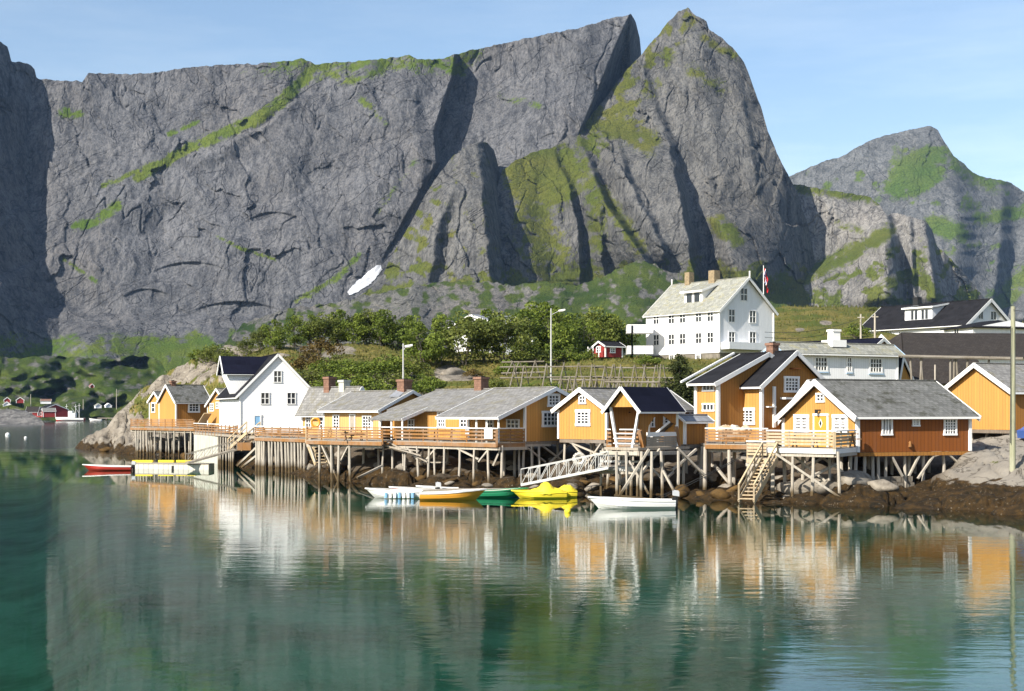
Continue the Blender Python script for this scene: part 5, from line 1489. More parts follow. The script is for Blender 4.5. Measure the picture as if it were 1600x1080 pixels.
SLOPE = [('d', 455, 150, 40, 1.3, "shrub on the slope directly right of the warehouse roof edge"), ('e', 478, 160, 36, 1.3, "light shrub on the slope above the first yellow cabin chimney"), ('d', 500, 146, 44, 1.3, "dark shrub behind the twin-chimney cabin"),
         ('d', 524, 152, 48, 1.3, "dark shrub behind the white verge of the twin-chimney cabin"), ('e', 548, 142, 42, 1.3, "light shrub behind the pale yellow cabin's left roof end"), ('d', 570, 150, 48, 1.3, "tall shrub on the slope behind the pale yellow cabin"),
         ('d', 592, 144, 44, 1.3, "dark shrub left of the left street lamp pole"), ('e', 614, 150, 40, 1.2, "light shrub touching the left street lamp pole"), ('d', 646, 146, 40, 1.3, "dark shrub right of the brick chimney"),
         ('d', 668, 150, 34, 1.2, "small shrub left of the pale rock slab in the grass"), ('f', 486, 168, 44, 1.2, "rust brown scrub in the middle of the grassy slope"), ('f', 498, 176, 40, 1.2, "smaller brown scrub above the rust brown one"),
         ('f', 436, 172, 30, 1.4, "brown scrub near the warehouse ridge"), ('e', 412, 160, 30, 1.4, "light shrub behind the warehouse ridge"), ('e', 332, 199, 34, 1.2, "shrub left of the boulder above the warehouse dormer"), ('d', 316, 203, 24, 1.3, "small dark shrub on the left shoulder of the headland"),
         ('d', 820, 140, 26, 1.4, "shrub among the left drying racks"), ('f', 842, 138, 28, 1.5, "brown scrub among the drying racks"), ('d', 862, 142, 22, 1.4, "low shrub behind the drying rack under the tall lamp"),
         ('d', 1337, 236, 30, 1.0, "dark shrub at the left corner of the upper white villa"), ('d', 1576, 222, 18, 1.0, "small shrub by the flat extension of the villa"), ('e', 1362, 300, 8, 1.6, "tiny bush on the skyline of the right green hill")]
SLOPE += [('d', 556, 160, 40, 1.4, "dark shrub high on the slope above the pale yellow cabin"), ('d', 604, 160, 44, 1.3, "dark shrub on the slope left of the big dark tree"), ('e', 630, 162, 36, 1.3, "light shrub between street lamp and the big dark tree"),
          ('d', 512, 166, 34, 1.4, "low dark shrub beside the brown scrub"), ('d', 440, 158, 34, 1.3, "dark shrub peeping over the warehouse's right roof slope"), ('e', 422, 176, 28, 1.4, "light low shrub over the warehouse ridge, in the grass"),
          ('d', 682, 140, 26, 1.4, "low shrub by the left end of the low drying rack"), ('e', 350, 196, 22, 1.3, "low light shrub beside the big boulder on the crest"), ('d', 536, 138, 36, 1.3, "dark shrub right behind the twin-chimney cabin's ridge end"),
          ('d', 580, 136, 34, 1.3, "dark low shrub behind the pale yellow cabin's ridge"), ('e', 770, 150, 22, 1.5, "low light shrub in the grass right of the outcrop"), ('f', 742, 158, 18, 1.6, "reddish scrub in the grass right of the outcrop"), ('d', 1012, 170, 22, 1.4, "low shrub in the grass before the hotel's left balcony")]
for k, px, Y, h_, w_, lb in SLOPE: plant(k, px, Y, h_, lb, w_, "shrubs on the slope")

# spruce between the racks and the tall ochre house
def spruce(px, Y, zt, label):
    rg = np.random.default_rng(9)
    zb = tz(px, Y)
    hgt = zt - zb
    root = thing("spruce", label, "tree", V3(P2(px, Y), zb))
    pts, tone = [], []
    for i in range(26):
        f = i / 26
        z = hgt * (.08 + .9 * f)
        R = (1 - f) ** .75 * 3.3 + .1
        for b in range(max(4, int(11 * (1 - f) + 3))):
            a = rg.uniform(0, 6.283)
            n = int(95 * (R / 2) + 20)
            t = rg.uniform(.05, 1, n) ** .7
            rr = R * rg.uniform(.75, 1.15)
            p = np.stack([np.cos(a) * t * rr, np.sin(a) * t * rr, z - .28 * t * rr * .8 + .1 * (t ** 3)], 1) + rg.normal(0, .07, (n, 3)) * (1 + t[:, None])
            pts.append(p); tone.append(np.clip(.15 + .55 * t + rg.normal(0, .12, n), 0, 1))
    Pn, Tn = np.concatenate(pts), np.concatenate(tone)
    V, Fc = leaf_cards(Pn, .10, rg, .5)
    np_mesh("crown", V, Fc, M['needle'], root, smooth=False, attrs={"tone": np.repeat(Tn, 4)})
    MB().cyl(Vector(root.location) - Vector((0, 0, .3)), Vector(root.location) + Vector((0, 0, hgt * .96)), .16, .02, 7).build("trunk", M['bark'], root)
spruce(1062, 112, zat(551, 112), "dark spruce left of the black-roofed ochre house")

# grass on the hill and by the rock slab
rg = np.random.default_rng(17)
w_ = (grass > .35) & (YYg > 118) & (YYg < 330)
jj, ii = np.nonzero(w_)
wt = (YYg[jj, ii] ** 2)
n_bl = 52000
sel = rg.choice(len(jj), n_bl, p=wt / wt.sum())
gx = XXg[jj[sel], ii[sel]] + rg.uniform(-.35, .35, n_bl)
gy = YYg[jj[sel], ii[sel]] + rg.uniform(-.5, .5, n_bl)
gz = TZ[jj[sel], ii[sel]]
hh = rg.uniform(.12, .42, n_bl) * (YYg[jj[sel], ii[sel]] / 170)
ang = rg.uniform(0, np.pi, n_bl)
bw = rg.uniform(.05, .16, n_bl)
base = np.stack([gx, gy, gz - .08], 1)
dv_ = np.stack([np.cos(ang) * bw, np.sin(ang) * bw, 0 * bw], 1)
tip = base + np.stack([rg.normal(0, .1, n_bl), rg.normal(0, .1, n_bl), hh + .08], 1)
Vg = np.stack([base - dv_, base + dv_, tip], 1).reshape(-1, 3)
patch = np.clip(.5 + fbm(gx / 9, gy / 12, 3, 66) * .8 + rg.normal(0, .15, n_bl), 0, 1)
tag(np_mesh("grass", Vg, np.arange(n_bl * 3).reshape(-1, 3), M['grassblade'], smooth=False, attrs={"tone": np.repeat(patch, 3)}), kind="stuff", label="olive and straw coloured rough grass on the headland")

# boulders lying on the shore
def boulder_mesh(seed):
    rg = np.random.default_rng(seed)
    nu, nv = 20, 12
    u = np.linspace(0, 2 * np.pi, nu, endpoint=False)
    v = np.linspace(0.02, np.pi - .02, nv)
    U, Vv = np.meshgrid(u, v)
    D = np.stack([np.cos(U) * np.sin(Vv), np.sin(U) * np.sin(Vv), np.cos(Vv)], -1)
    pl = rg.normal(size=(9, 3)); pl /= np.linalg.norm(pl, axis=1)[:, None]
    off = rg.uniform(.62, .95, 9)
    R = np.full(U.shape, 1.0)
    for p_, o_ in zip(pl, off):
        c = D @ p_
        R = np.minimum(R, np.where(c > .05, o_ / np.maximum(c, .05), 9))
    P_ = D * R[..., None] * np.array([1.2, .9, .65])
    idx = np.arange(nu * nv).reshape(nv, nu)
    nx = np.roll(idx, -1, 1)
    return P_.reshape(-1, 3), np.stack([idx[:-1], nx[:-1], nx[1:], idx[1:]], -1).reshape(-1, 4)
def mat_boulder(name, a, b):
    m = NT(name)
    n1, n2 = m.noise(m.pos(), 1.6, 6, .65), m.noise(m.pos(), 7, 4, .7)
    c = m.mix(m.ramp(n1, [(.35, 0.), (.65, 1.)]), a, b)
    c = m.mix(m.ramp(n2, [(.55, 0.), (.75, .6)]), c, tuple(x * .45 for x in a))
    return m.done(c, .9, m.bump(n2, .5, .05), .15)
bm_ = [mat_boulder('boulder_stone', (0.15, 0.128, 0.10), (0.30, 0.265, 0.215)), mat_boulder('weedy_stone', (0.05, 0.032, 0.014), (0.13, 0.075, 0.025))]
bmeshes = []
for s in range(6):
    V, Fc = boulder_mesh(60 + s)
    o = np_mesh("boulder", V, Fc, bm_[0 if s < 4 else 1], smooth=False)
    bmeshes.append(o.data); bpy.data.objects.remove(o)
rr = random.Random(3)
for i in range(85):
    px = rr.uniform(470, 1240) if i < 70 else rr.uniform(160, 330)
    Ys = [Y for Y in np.arange(66, 200, .5) if -.15 < tz(px, Y) < 1.6]
    if not Ys: continue
    Y = rr.uniform(Ys[0], min(Ys[-1], Ys[0] + 14))
    z = tz(px, Y)
    o = bpy.data.objects.new("boulder", bmeshes[rr.randrange(0, 4) if z > .7 else rr.choice([4, 5, 5, 1])])
    COL.objects.link(o)
    o.location = V3(P2(px, Y), z + .02)
    s = rr.uniform(.22, .75) * (1.25 if px < 350 else 1)
    o.scale = (s, s * rr.uniform(.8, 1.2), s * rr.uniform(.7, 1.1))
    o.rotation_euler = (rr.uniform(-.3, .3), rr.uniform(-.3, .3), rr.uniform(0, 6))
    hi = z > .7
    if px < 350: tag(o, "loose stone on the shore of the rocky point left of the quay block", "boulder", "stones on the point's shore")
    elif hi: tag(o, "bare grey brown stone lying under the decks and cabins", "boulder", "bare stones under the cabins")
    else: tag(o, "seaweed-covered stone at the water's edge below the decks", "boulder", "seaweed stones at the water's edge")
for px, Y, s, lb in ((352, 199, 1.9, "big pale boulder on the crest above the warehouse dormer"), (440, 186, 1.3, "pale boulder in the grass under the lone crest tree"), (708, 164, 1.9, "broad pale rock outcrop in the grass below the big dark trees"),
                     (532, 186, 1.3, "pale boulder in the grass above the brown scrub"), (1330, 82.2, 1.7, "pale weathered block under the cabin terrace, right end"), (1285, 82.6, 1.9, "long tan rock under the white-railed terrace"), (1240, 83, 1.5, "tan rock beside the steep wooden stairs"), (1372, 81.2, 1.2, "whitish rock on the weed below the rust-brown wall")):
    o = bpy.data.objects.new("boulder", bmeshes[int(px) % 4]); COL.objects.link(o)
    o.location = V3(P2(px, Y), tz(px, Y) + s * .12); o.scale = (s, s * .8, s * .62); o.rotation_euler = (0, 0, px)
    tag(o, lb, "boulder")
sw_ = MB()                                        # dry stone footing below the rust-brown wall
a_, b_ = P2(1362, 85.2), P2(1424, 86.2)
for rw in range(3):
    n = 7
    for i in range(n):
        p = a_ + (b_ - a_) * ((i + .5 + (rw % 2) * .3) / n)
        sw_.obox(V3(p, .35 + rw * .36) + Vector((0, random.uniform(-.05, .05), 0)), V3(b_ - a_, 0), (0, 1, 0), (0, 0, 1), (b_ - a_).length / n / 2 - .02, .35, .17)
tag(sw_.build("stone_footing", bm_[0]), "dry stone footing among the piles under the rust-brown wall", "footing")

# ------------------------------------------------------------------ fish drying racks
def rack(label, px0, Y0, px1, Y1, n, hgt, rails=2, splay=.9, group="fish drying racks", seed=0):
    rg = random.Random(seed + int(px0))
    a, b = P2(px0, Y0), P2(px1, Y1)
    za, zb = tz(px0, Y0), tz(px1, Y1)
    zt = max(za, zb) + hgt
    root = thing("drying_rack", label, "drying rack", V3(a, za), group)
    d = (b - a).normalized()
    nr = Vector((-d.y, d.x))
    for i in range(n):
        p = a + (b - a) * ((i + rg.uniform(.2, .8)) / n)
        zg = tzp(p.x, p.y) - .2
        for sg in (-1, 1):
            q = p + nr * sg * splay * .8 + d * sg * splay * rg.uniform(.3, .6)
            top = zt + rg.uniform(.0, .3)
            MB().cyl(V3(q, tzp(q.x, q.y) - .2), V3(p + nr * sg * -.05 + d * rg.uniform(-.15, .15), top), .085, .06, 5).build("pole", M['rackwood'], root)
    for k in range(rails):
        z = zt - .1 - k * rg.uniform(.9, 1.2)
        o = nr * rg.uniform(-.2, .2)
        MB().cyl(V3(a - d * .6 + o, z + rg.uniform(-.1, .1)), V3(b + d * .6 + o, z + rg.uniform(-.1, .1)), .085, .065, 5).build("rail", M['rackwood'], root)
    return root
for args in (("drying rack with long level poles behind the yellow gable, uppermost row", 790, 150, 935, 148, 6, 3.1), ("drying rack of bleached A-frames behind the hoist, uppermost row", 935, 148, 1045, 146, 7, 3.1),
             ("dense drying rack frames just behind the yellow gable roof", 872, 137, 960, 135, 8, 3.0), ("dense drying rack frames just left of the spruce", 955, 134, 1048, 131, 9, 3.0),
             ("low drying rack behind the long cabin's brick chimney", 690, 135, 780, 134, 5, 2.2), ("low drying rack behind the pale yellow cabin's roof ridge", 600, 138, 694, 136, 5, 2.0),
             ("small rack of grey poles above the pale outcrop", 790, 160, 842, 158, 3, 2.0)):
    rack(*args[:6], args[6] * .82)
def beam_rack(label, px0, px1, Y, pyb, posts, seed=0):
    root = thing("drying_rack", label, "drying rack", V3(P2(px0, Y), tz(px0, Y)), "fish drying racks")
    z = zat(pyb, Y)
    for k in range(3):
        MB().cyl(V3(P2(px0 - k * 4, Y + k * .7), z + .05 * k), V3(P2(px1, Y + k * .7), z + .08 * k - .25), .12, .1, 6).build("rail", M['rackwood'], root)
    for px, dx in posts:
        MB().cyl(V3(P2(px, Y), tz(px, Y) - .2), V3(P2(px + dx, Y + .3), z), .11, .09, 6).build("pole", M['rackwood'], root)
beam_rack("long beamed drying rack before the low dark-roofed storehouse, upper right", 1412, 1598, 116, 557, ((1428, -6), (1436, 4), (1446, -8), (1485, 0), (1490, 1), (1500, -6), (1508, 4), (1545, 0)))
MB_ = MB().cyl(V3(P2(1461, 112), tz(1461, 112)), V3(P2(1461, 112), zat(570, 112)), .07, .06, 6)
tag(MB_.build("pole", M['pile']), "single slim wooden pole standing before the low storehouse roof", "pole")

# ------------------------------------------------------------------ poles, lamps, flag, wires
up_ = thing("utility_pole", "tall weathered utility pole at the right edge, standing on the bare rock slab", "utility pole", V3(P2(1582, 80), tz(1582, 80)))
MB().cyl(V3(P2(1582, 80), tz(1582, 80) - .3), V3(P2(1583, 80), zat(479, 80)), .17, .12, 10).build("pole", mat_wood('greenish_pole', (0.40, 0.40, 0.26), .35), up_)
MB().cyl(V3(P2(1578.5, 79.8), tz(1582, 80) + 1.5), V3(P2(1579.5, 79.8), zat(510, 80)), .025, .025, 5).build("conduit", M['black'], up_)
def lamp(px, Y, ytop, label, arm, head=True):
    zb = tz(px, Y)
    r = thing("street_lamp", label, "street lamp", V3(P2(px, Y), zb))
    t = V3(P2(px, Y), zat(ytop, Y))
    MB().cyl(r.location - Vector((0, 0, .3)), t, .1, .06, 8).build("pole", M['metal'], r)
    e_ = t + Vector((arm, 0, .25)) - Vector((0, 0, .5))
    MB().cyl(t - Vector((0, 0, .7)), e_, .035, .03, 6).build("arm", M['metal'], r)
    m = MB()
    m.obox(e_ + Vector((.25, 0, .06)), (1, 0, .15), (0, 1, 0), (0, 0, 1), .36, .16, .08)
    m.obox(e_ + Vector((.2, 0, -.03)), (1, 0, .15), (0, 1, 0), (0, 0, 1), .24, .12, .06)
    m.build("lamp_head", M['white'], r)
lamp(630, 128, 537, "grey street lamp rising behind the brick chimney of the pale yellow cabin", .25)
lamp(861, 150, 482, "tall street lamp among the trees above the drying racks", .9)
for px, Y, yt, lb in ((1345, 215, 491, "wooden power pole left of the upper villa, left one of the pair"), (1367, 215, 490, "wooden power pole left of the upper villa, right one of the pair")):
    r = thing("power_pole", lb, "power pole", V3(P2(px, Y), tz(px, Y)))
    t = V3(P2(px, Y), zat(yt, Y))
    MB().cyl(r.location - Vector((0, 0, .3)), t, .16, .13, 8).build("pole", M['pile'], r)
    MB().obox(t - Vector((0, 0, .5)), (1, 0, 0), (0, 1, 0), (0, 0, 1), .5, .07, .07).build("crossarm", M['pile'], r)
fl = thing("flagpole", "white flagpole with a drooping red, white and blue flag beside the hotel gable", "flagpole", V3(P2(1193, 205), tz(1193, 205)))
ft = V3(P2(1193, 205), zat(415, 205))
MB().cyl(fl.location, ft, .09, .05, 8).build("pole", M['white'], fl)
flm = NT('flag_cloth')
sx_ = flm.n("ShaderNodeSeparateXYZ", i={0: flm.coord()})
band = lambda s, a, b: flm.math('MULTIPLY', flm.math('GREATER_THAN', s, a), flm.math('LESS_THAN', s, b))
cross = lambda w: flm.math('MAXIMUM', band(sx_.outputs[0], .36 - w, .36 + w), band(sx_.outputs[1], .5 - w, .5 + w))
fc_ = flm.mix(cross(.13), (.52, .02, .03), (.8, .8, .8)); fc_ = flm.mix(cross(.065), fc_, (.01, .03, .16))
flm.done(fc_, .8)
fmb = MB()
N_ = 10
for i in range(N_):
    for j in range(8):
        def fp(a_, b_): return ft + Vector((.08 + .5 * a_ + .1 * math.sin(b_ * 7), .2 * math.sin(a_ * 9 + b_ * 2), -.4 - 2.0 * (1 - b_) - 1.4 * a_ + .25 * math.sin(a_ * 5)))
        a0, a1, b0, b1 = i / N_, (i + 1) / N_, j / 8, (j + 1) / 8
        fmb.poly([fp(a0, b0), fp(a1, b0), fp(a1, b1), fp(a0, b1)], [(a0, b0), (a1, b0), (a1, b1), (a0, b1)])
fmb.build("flag", flm.m, fl)
def wire(a, b, sag, r, label, name="cable"):
    m = MB()
    n = 14
    pt = lambda t: a + (b - a) * t - Vector((0, 0, sag * 4 * t * (1 - t)))
    for i in range(n): m.cyl(pt(i / n), pt((i + 1) / n), r, r, 4)
    tag(m.build(name, M['black']), label, name)
w0 = V3(P2(1345, 215), zat(497, 215))
wire(V3(P2(1195, 188), zat(519, 188)), w0, .8, .03, "upper black cable from the hotel gable to the villa's power pole")
wire(V3(P2(1195, 188), zat(527, 188)), w0 - Vector((0, 0, .6)), 1.0, .03, "lower black cable from the hotel gable to the villa's power pole")
wire(V3(P2(1583, 80), zat(484, 80)), V3(P2(1700, 60), zat(440, 60)), .5, .015, "thin black cable leaving the utility pole to the right")
wire(V3(P2(1016, 84), zat(783, 84)), V3(P2(1200, 84), zat(690, 84)), .1, .02, "upper mooring line running from the hoist piles up to the terrace deck", "mooring_line")
wire(V3(P2(1016, 84.2), zat(787, 84.2)), V3(P2(1190, 86), zat(697, 86)), .1, .02, "lower mooring line running from the hoist piles up to the terrace deck", "mooring_line")

# ------------------------------------------------------------------ boats
def paint(name, c, r=.35): return mat_plain(name, c, r, .12, 2.5, .5)
PB = {'white': paint('white_gelcoat', (.8, .79, .76)), 'red': paint('red_hull', (.36, .03, .02)), 'orange': paint('orange_hull', (.68, .30, .03)), 'green': paint('green_hull', (.02, .22, .10)), 'blue': paint('blue_hull', (.03, .10, .35)),
      'yellow': paint('yellow_tarp', (.85, .66, .03), .7), 'wood': M['plank'], 'grey': paint('grey_motor', (.45, .46, .47)), 'dark': M['black'], 'inner': paint('pale_inside', (.55, .52, .46))}
def hull_mesh(L, B, Hh, low='white', high=None, inner='inner', bowrise=.4, root=None, split=.5):
    ns = 18
    xs = np.linspace(-L / 2, L / 2, ns)
    t = (xs + L / 2) / L
    hb = B / 2 * np.where(t < .45, .80 + .20 * np.sin(t / .45 * np.pi / 2), np.cos(np.clip((t - .45) / .55, 0, 1) ** 1.7 * np.pi / 2) ** .85)
    hb = np.maximum(hb, .025)
    top = Hh * (.85 + bowrise * t ** 2.4)
    bot = -.22 + .42 * np.clip(t - .62, 0, 1) ** 2 * 2.6
    xo = lambda z, i: xs[i] + (.55 * (t[i] > .8) * (t[i] - .8) / .2) * (z / Hh) * .8
    lv = [0, .25, .55, split + .12 if split > .55 else .7, 1]
    outer = lambda i, f: Vector((xo(bot[i] + (top[i] - bot[i]) * f, i), hb[i] * (math.sin(min(1, f * 1.25 + .12) * math.pi / 2) ** .8) if f > 0 else 0, bot[i] + (top[i] - bot[i]) * f))
    fs = [0, .12, .3, .52, .76, 1]
    A, Bm, I = MB(), MB(), MB()
    for sg in (-1, 1):
        m_ = lambda p: Vector((p.x, p.y * sg, p.z))
        for i in range(ns - 1):
            for a, b in zip(fs[:-1], fs[1:]):
                (A if b <= split + .01 or high is None else Bm).poly([m_(outer(i, a)), m_(outer(i + 1, a)), m_(outer(i + 1, b)), m_(outer(i, b))])
            def inn(i, f):
                p = outer(i, f); return Vector((p.x - .03, max(0, p.y - .06) * sg, p.z + (.10 if f < .5 else 0)))
            for a, b in ((.3, .52), (.52, .76), (.76, 1)):
                I.poly([inn(i, a), inn(i + 1, a), inn(i + 1, b), inn(i, b)])
        for i in range(1):
            A.poly([m_(outer(0, f)) for f in fs] + [Vector((xs[0], 0, top[0])), Vector((xs[0], 0, bot[0]))])
    for i in range(ns - 1):
        p, q = outer(i, .3), outer(i + 1, .3)
        I.poly([Vector((p.x, -max(0, p.y - .06), p.z + .1)), Vector((q.x, -max(0, q.y - .06), q.z + .1)), Vector((q.x, max(0, q.y - .06), q.z + .1)), Vector((p.x, max(0, p.y - .06), p.z + .1))])
    G = MB()
    for sg in (-1, 1):
        for i in range(ns - 1):
            p, q = outer(i, 1), outer(i + 1, 1)
            G.beam(Vector((p.x, p.y * sg, p.z)), Vector((q.x, q.y * sg, q.z)), .09, .07)
    return A, Bm, I, G, outer, top
def place_local(mb, root):
    Mx = Matrix.Translation(root.location) @ Matrix.Rotation(root.rotation_euler[2], 4, 'Z')
    return mb
def lbuild(mb, name, mat, root, parent=None):
    o = mb.build(name, mat)                  # local coordinates: the root carries place and heading
    o.parent = parent or root
    return o
def motor(root, L, Hh, col='grey'):
    m = MB()
    x = -L / 2 - .12
    m.obox((x, 0, Hh + .22), (1, 0, .15), (0, 1, 0), (0, 0, 1), .17, .12, .13)
    m.obox((x - .02, 0, Hh + .35), (1, 0, .15), (0, 1, 0), (0, 0, 1), .12, .09, .04)
    o = lbuild(m, "outboard_motor", PB[col], root)
    l_ = MB(); l_.obox((x - .02, 0, Hh * .3), (1, 0, 0), (0, 1, 0), (0, 0, 1), .08, .06, .55); l_.obox((x + .1, 0, Hh * .8), (1, 0, 0), (0, 1, 0), (0, 0, 1), .1, .1, .14)
    l2 = lbuild(l_, "motor_leg", PB['dark'], root, o)
def boat(label, px, Y, lpx, yaw, B=1.7, Hh=.55, low='white', high=None, gun='white', inner='inner', mot=None, bowrise=.4, group=None, z=0.02, split=.52, tarp=False, cat="boat", name="rowing_boat"):
    L = lpx / F * Y / max(.3, abs(math.cos(yaw)))
    root = thing(name, label, cat, V3(P2(px, Y), z), group, yaw)
    A, Bm, I, G, outer, top = hull_mesh(L, B, Hh, low, high, inner, bowrise, root, split)
    lbuild(A, "hull", PB[low], root)
    if high: lbuild(Bm, "hull_side", PB[high], root)
    lbuild(I, "inside", PB[inner], root)
    lbuild(G, "gunwale", PB[gun], root)
    for f in (-.28, 0.02, .25):
        i = int((f + .5) * 17)
        p = outer(i, .72)
        lbuild(MB().obox((p.x, 0, p.z), (1, 0, 0), (0, 1, 0), (0, 0, 1), .12, max(.05, p.y - .05), .02), "thwart", PB['wood'], root)
    if mot: motor(root, L, Hh, mot)
    return root, L
boat("small red-hulled boat with white gunwale moored at the left end of the pontoon", 173, 124.2, 68, math.pi, 1.5, .4, 'red', None, 'white', 'inner', 'grey')
boat("bright white open boat with grey outboard moored alone right of the hoist", 994, 75.6, 118, math.pi + .05, 1.6, .48, 'white', None, 'white', 'white', None)
r_, L_ = bpy.data.objects[[o.name for o in bpy.data.objects if o.get("label", "").startswith("bright white open")][0]], 0
motor(r_, 118 / F * 75.6, .55)
boat("orange open boat with white gunwale in the middle of the moored row", 700, 83.0, 88, .06, 1.6, .44, 'orange', None, 'white', 'inner', None, .5)
boat("green boat with blue bottom moored between orange boat and yellow-covered boat", 776, 85.4, 70, .04, 1.5, .42, 'blue', 'green', 'green', 'inner', None, .4, split=.3)
boat("white boat with old tyre fenders at the left end of the moored row", 622, 84.8, 74, math.pi - .04, 1.7, .44, 'white', None, 'white', 'inner', None, .4)
boat("small white dinghy lying behind the orange boat", 690, 88.6, 52, math.pi, 1.3, .4, 'white', None, 'white', 'inner', None)
boat("grey-white skiff with red stripe behind the fendered white boat", 652, 87.4, 60, math.pi, 1.4, .4, 'white', 'red', 'white', 'inner', 'grey', split=.76)
# fenders on the white boat
for k in range(7):
    px = 603 + k * 7
    p = V3(P2(px, 83.9), .2)
    o = MB().cyl(p - Vector((0, 0, .16)), p + Vector((0, 0, .16)), .10, .09, 7).build("fender", PB['white'] if k % 3 else M['door_blue'], None)
    tag(o, "small hanging fender on the side of the white boat at the row's left end", "fender", "fenders on the moored white boat")
# yellow covered boat
yt, yl = boat("boat wrapped in a bright yellow tarpaulin at the foot of the lattice gangway", 848, 84.6, 72, math.pi + .05, 1.8, .4, 'yellow', None, 'yellow', 'yellow', None, .25, name="covered_boat")
def tarp(L, B, z0, prof, root, name="tarpaulin"):
    ns, nc = 22, 10
    V = []
    for i in range(ns):
        t = i / (ns - 1)
        h = np.interp(t, *zip(*prof))
        w = B / 2 * (np.sin(np.clip(t * 1.05 + .02, 0, 1) * np.pi) ** .45)
        for j in range(nc):
            a = np.pi * j / (nc - 1)
            V.append((L * (t - .5), w * np.cos(a), z0 + h * np.sin(a) ** .7 + .03 * np.sin(i * 2.1 + j * 1.7)))
    V = np.array(V)
    me_ = np_mesh(name, V, grid_faces(ns, nc), PB['yellow'], root)
    return me_
tarp(yl * 1.02, 1.95, .27, [(0, .1), (.12, .25), (.3, .38), (.36, .66), (.5, .68), (.56, .38), (.75, .2), (1, .04)], yt)
y2, y2l = boat("small skiff under a crumpled yellow cover touching the wrapped boat's stern", 884, 85.6, 34, math.pi, 1.4, .42, 'yellow', None, 'yellow', 'yellow', None, .2, name="covered_skiff")
tarp(y2l, 1.45, .3, [(0, .1), (.3, .42), (.6, .4), (.8, .22), (1, .05)], y2)
def buoy(px, Y, r, col, label):
    o = np_mesh("buoy", *(lambda v, f: (v, f))(*boulder_sphere(r)), PB[col], None)
    o.location = V3(P2(px, Y), r * .35)
    tag(o, label, "buoy")
def boulder_sphere(r):
    nu, nv = 14, 9
    u = np.linspace(0, 2 * np.pi, nu, endpoint=False); v = np.linspace(.01, np.pi - .01, nv)
    U, W = np.meshgrid(u, v)
    P_ = np.stack([np.cos(U) * np.sin(W), np.sin(U) * np.sin(W), np.cos(W) * 1.05], -1) * r
    idx = np.arange(nu * nv).reshape(nv, nu); nx = np.roll(idx, -1, 1)
    return P_.reshape(-1, 3), np.stack([idx[:-1], nx[:-1], nx[1:], idx[1:]], -1).reshape(-1, 4)
buoy(887, 72.5, .17, 'yellow', "round yellow buoy floating left of the white open boat")
buoy(12, 300, .5, 'white', "small white buoy on the open dark water, left edge")
buoy(40, 270, .3, 'white', "tiny pale buoy on the open water right of the white buoy")

# pontoons
pn = thing("pontoon", "low white-sided floating pontoon with yellow top boards beside the red boat", "pontoon", V3(P2(268, 127), .1))
a, b = P2(208, 127.5), P2(326, 125.5)
pm = MB(); pm.slab([V3(a, -.2), V3(b, -.2), V3(b + Vector((0, 2.4)), -.2), V3(a + Vector((0, 2.4)), -.2)], .62); pm.build("float", mat_boards('pontoon_side', (.62, .60, .52), .5, .2), pn)
pt_ = MB(); pt_.slab([V3(a, .43), V3(b, .43), V3(b + Vector((0, 2.4)), .43), V3(a + Vector((0, 2.4)), .43)], .08); pt_.build("top_boards", M['plank'], pn)
for x0, x1 in ((190, 205), (212, 235), (248, 268), (276, 302)):
    MB().beam(V3(P2(max(209, x0), 129.6), .62), V3(P2(x1 + 4, 129.4), .62), .3, .2).build("fender_board", PB['yellow'], pn)
MB().obox(V3((a + b) / 2, .12) + Vector((.5, -.06, 0)), (1, 0, 0), (0, 1, 0), (0, 0, 1), .4, .03, .2).build("tyre_recess", M['black'], pn)
p2_ = thing("pontoon", "grey floating pontoon that the row of small boats is tied to", "pontoon", V3(P2(720, 87), .1))
a, b = P2(592, 86.3), P2(822, 86.8)
pm = MB(); pm.slab([V3(a, -.2), V3(b, -.2), V3(b + Vector((0, 1.5)), -.2), V3(a + Vector((0, 1.5)), -.2)], .5); pm.build("float", M['concrete'], p2_)
pt_ = MB(); pt_.slab([V3(a, .31), V3(b, .31), V3(b + Vector((0, 1.5)), .31), V3(a + Vector((0, 1.5)), .31)], .08); pt_.build("top_boards", M['plank'], p2_)

# ------------------------------------------------------------------ small things on the decks
tw = MB()
q = V3(P2(790, 95.0), 3.1) + Vector((0, -.1, 0))
tw.obox(V3(P2(763, 95.55), 3.72), V3(d3.pts[1] - d3.pts[0], 0), (0, 1, 0), (0, 0, 1), .40, .09, .38)
tag(tw.build("towel", M['white']), "white towel hung over the rail of the long deck", "towel")
tw = MB().obox(V3(P2(730, 97.2), 3.85), V3(d3.pts[1] - d3.pts[0], 0), (0, 1, 0), (0, 0, 1), .2, .09, .26)
tag(tw.build("towel", PB['grey']), "small grey cloth hung over the rail of the long deck, left of the white towel", "towel")
def torus(c, R, r, mat, name):
    m = MB()
    for i in range(16):
        a0, a1 = 2 * math.pi * i / 16, 2 * math.pi * (i + 1) / 16
        m.cyl(c + Vector((math.cos(a0) * R, 0, math.sin(a0) * R)), c + Vector((math.cos(a1) * R, 0, math.sin(a1) * R)), r, r, 6)
    return m.build(name, mat)
tag(torus(V3(P2(493, 113.5), zat(660, 113.5)), .33, .1, PB['orange'], "life_ring"), "orange life ring beside the door of the twin-chimney cabin", "life ring")
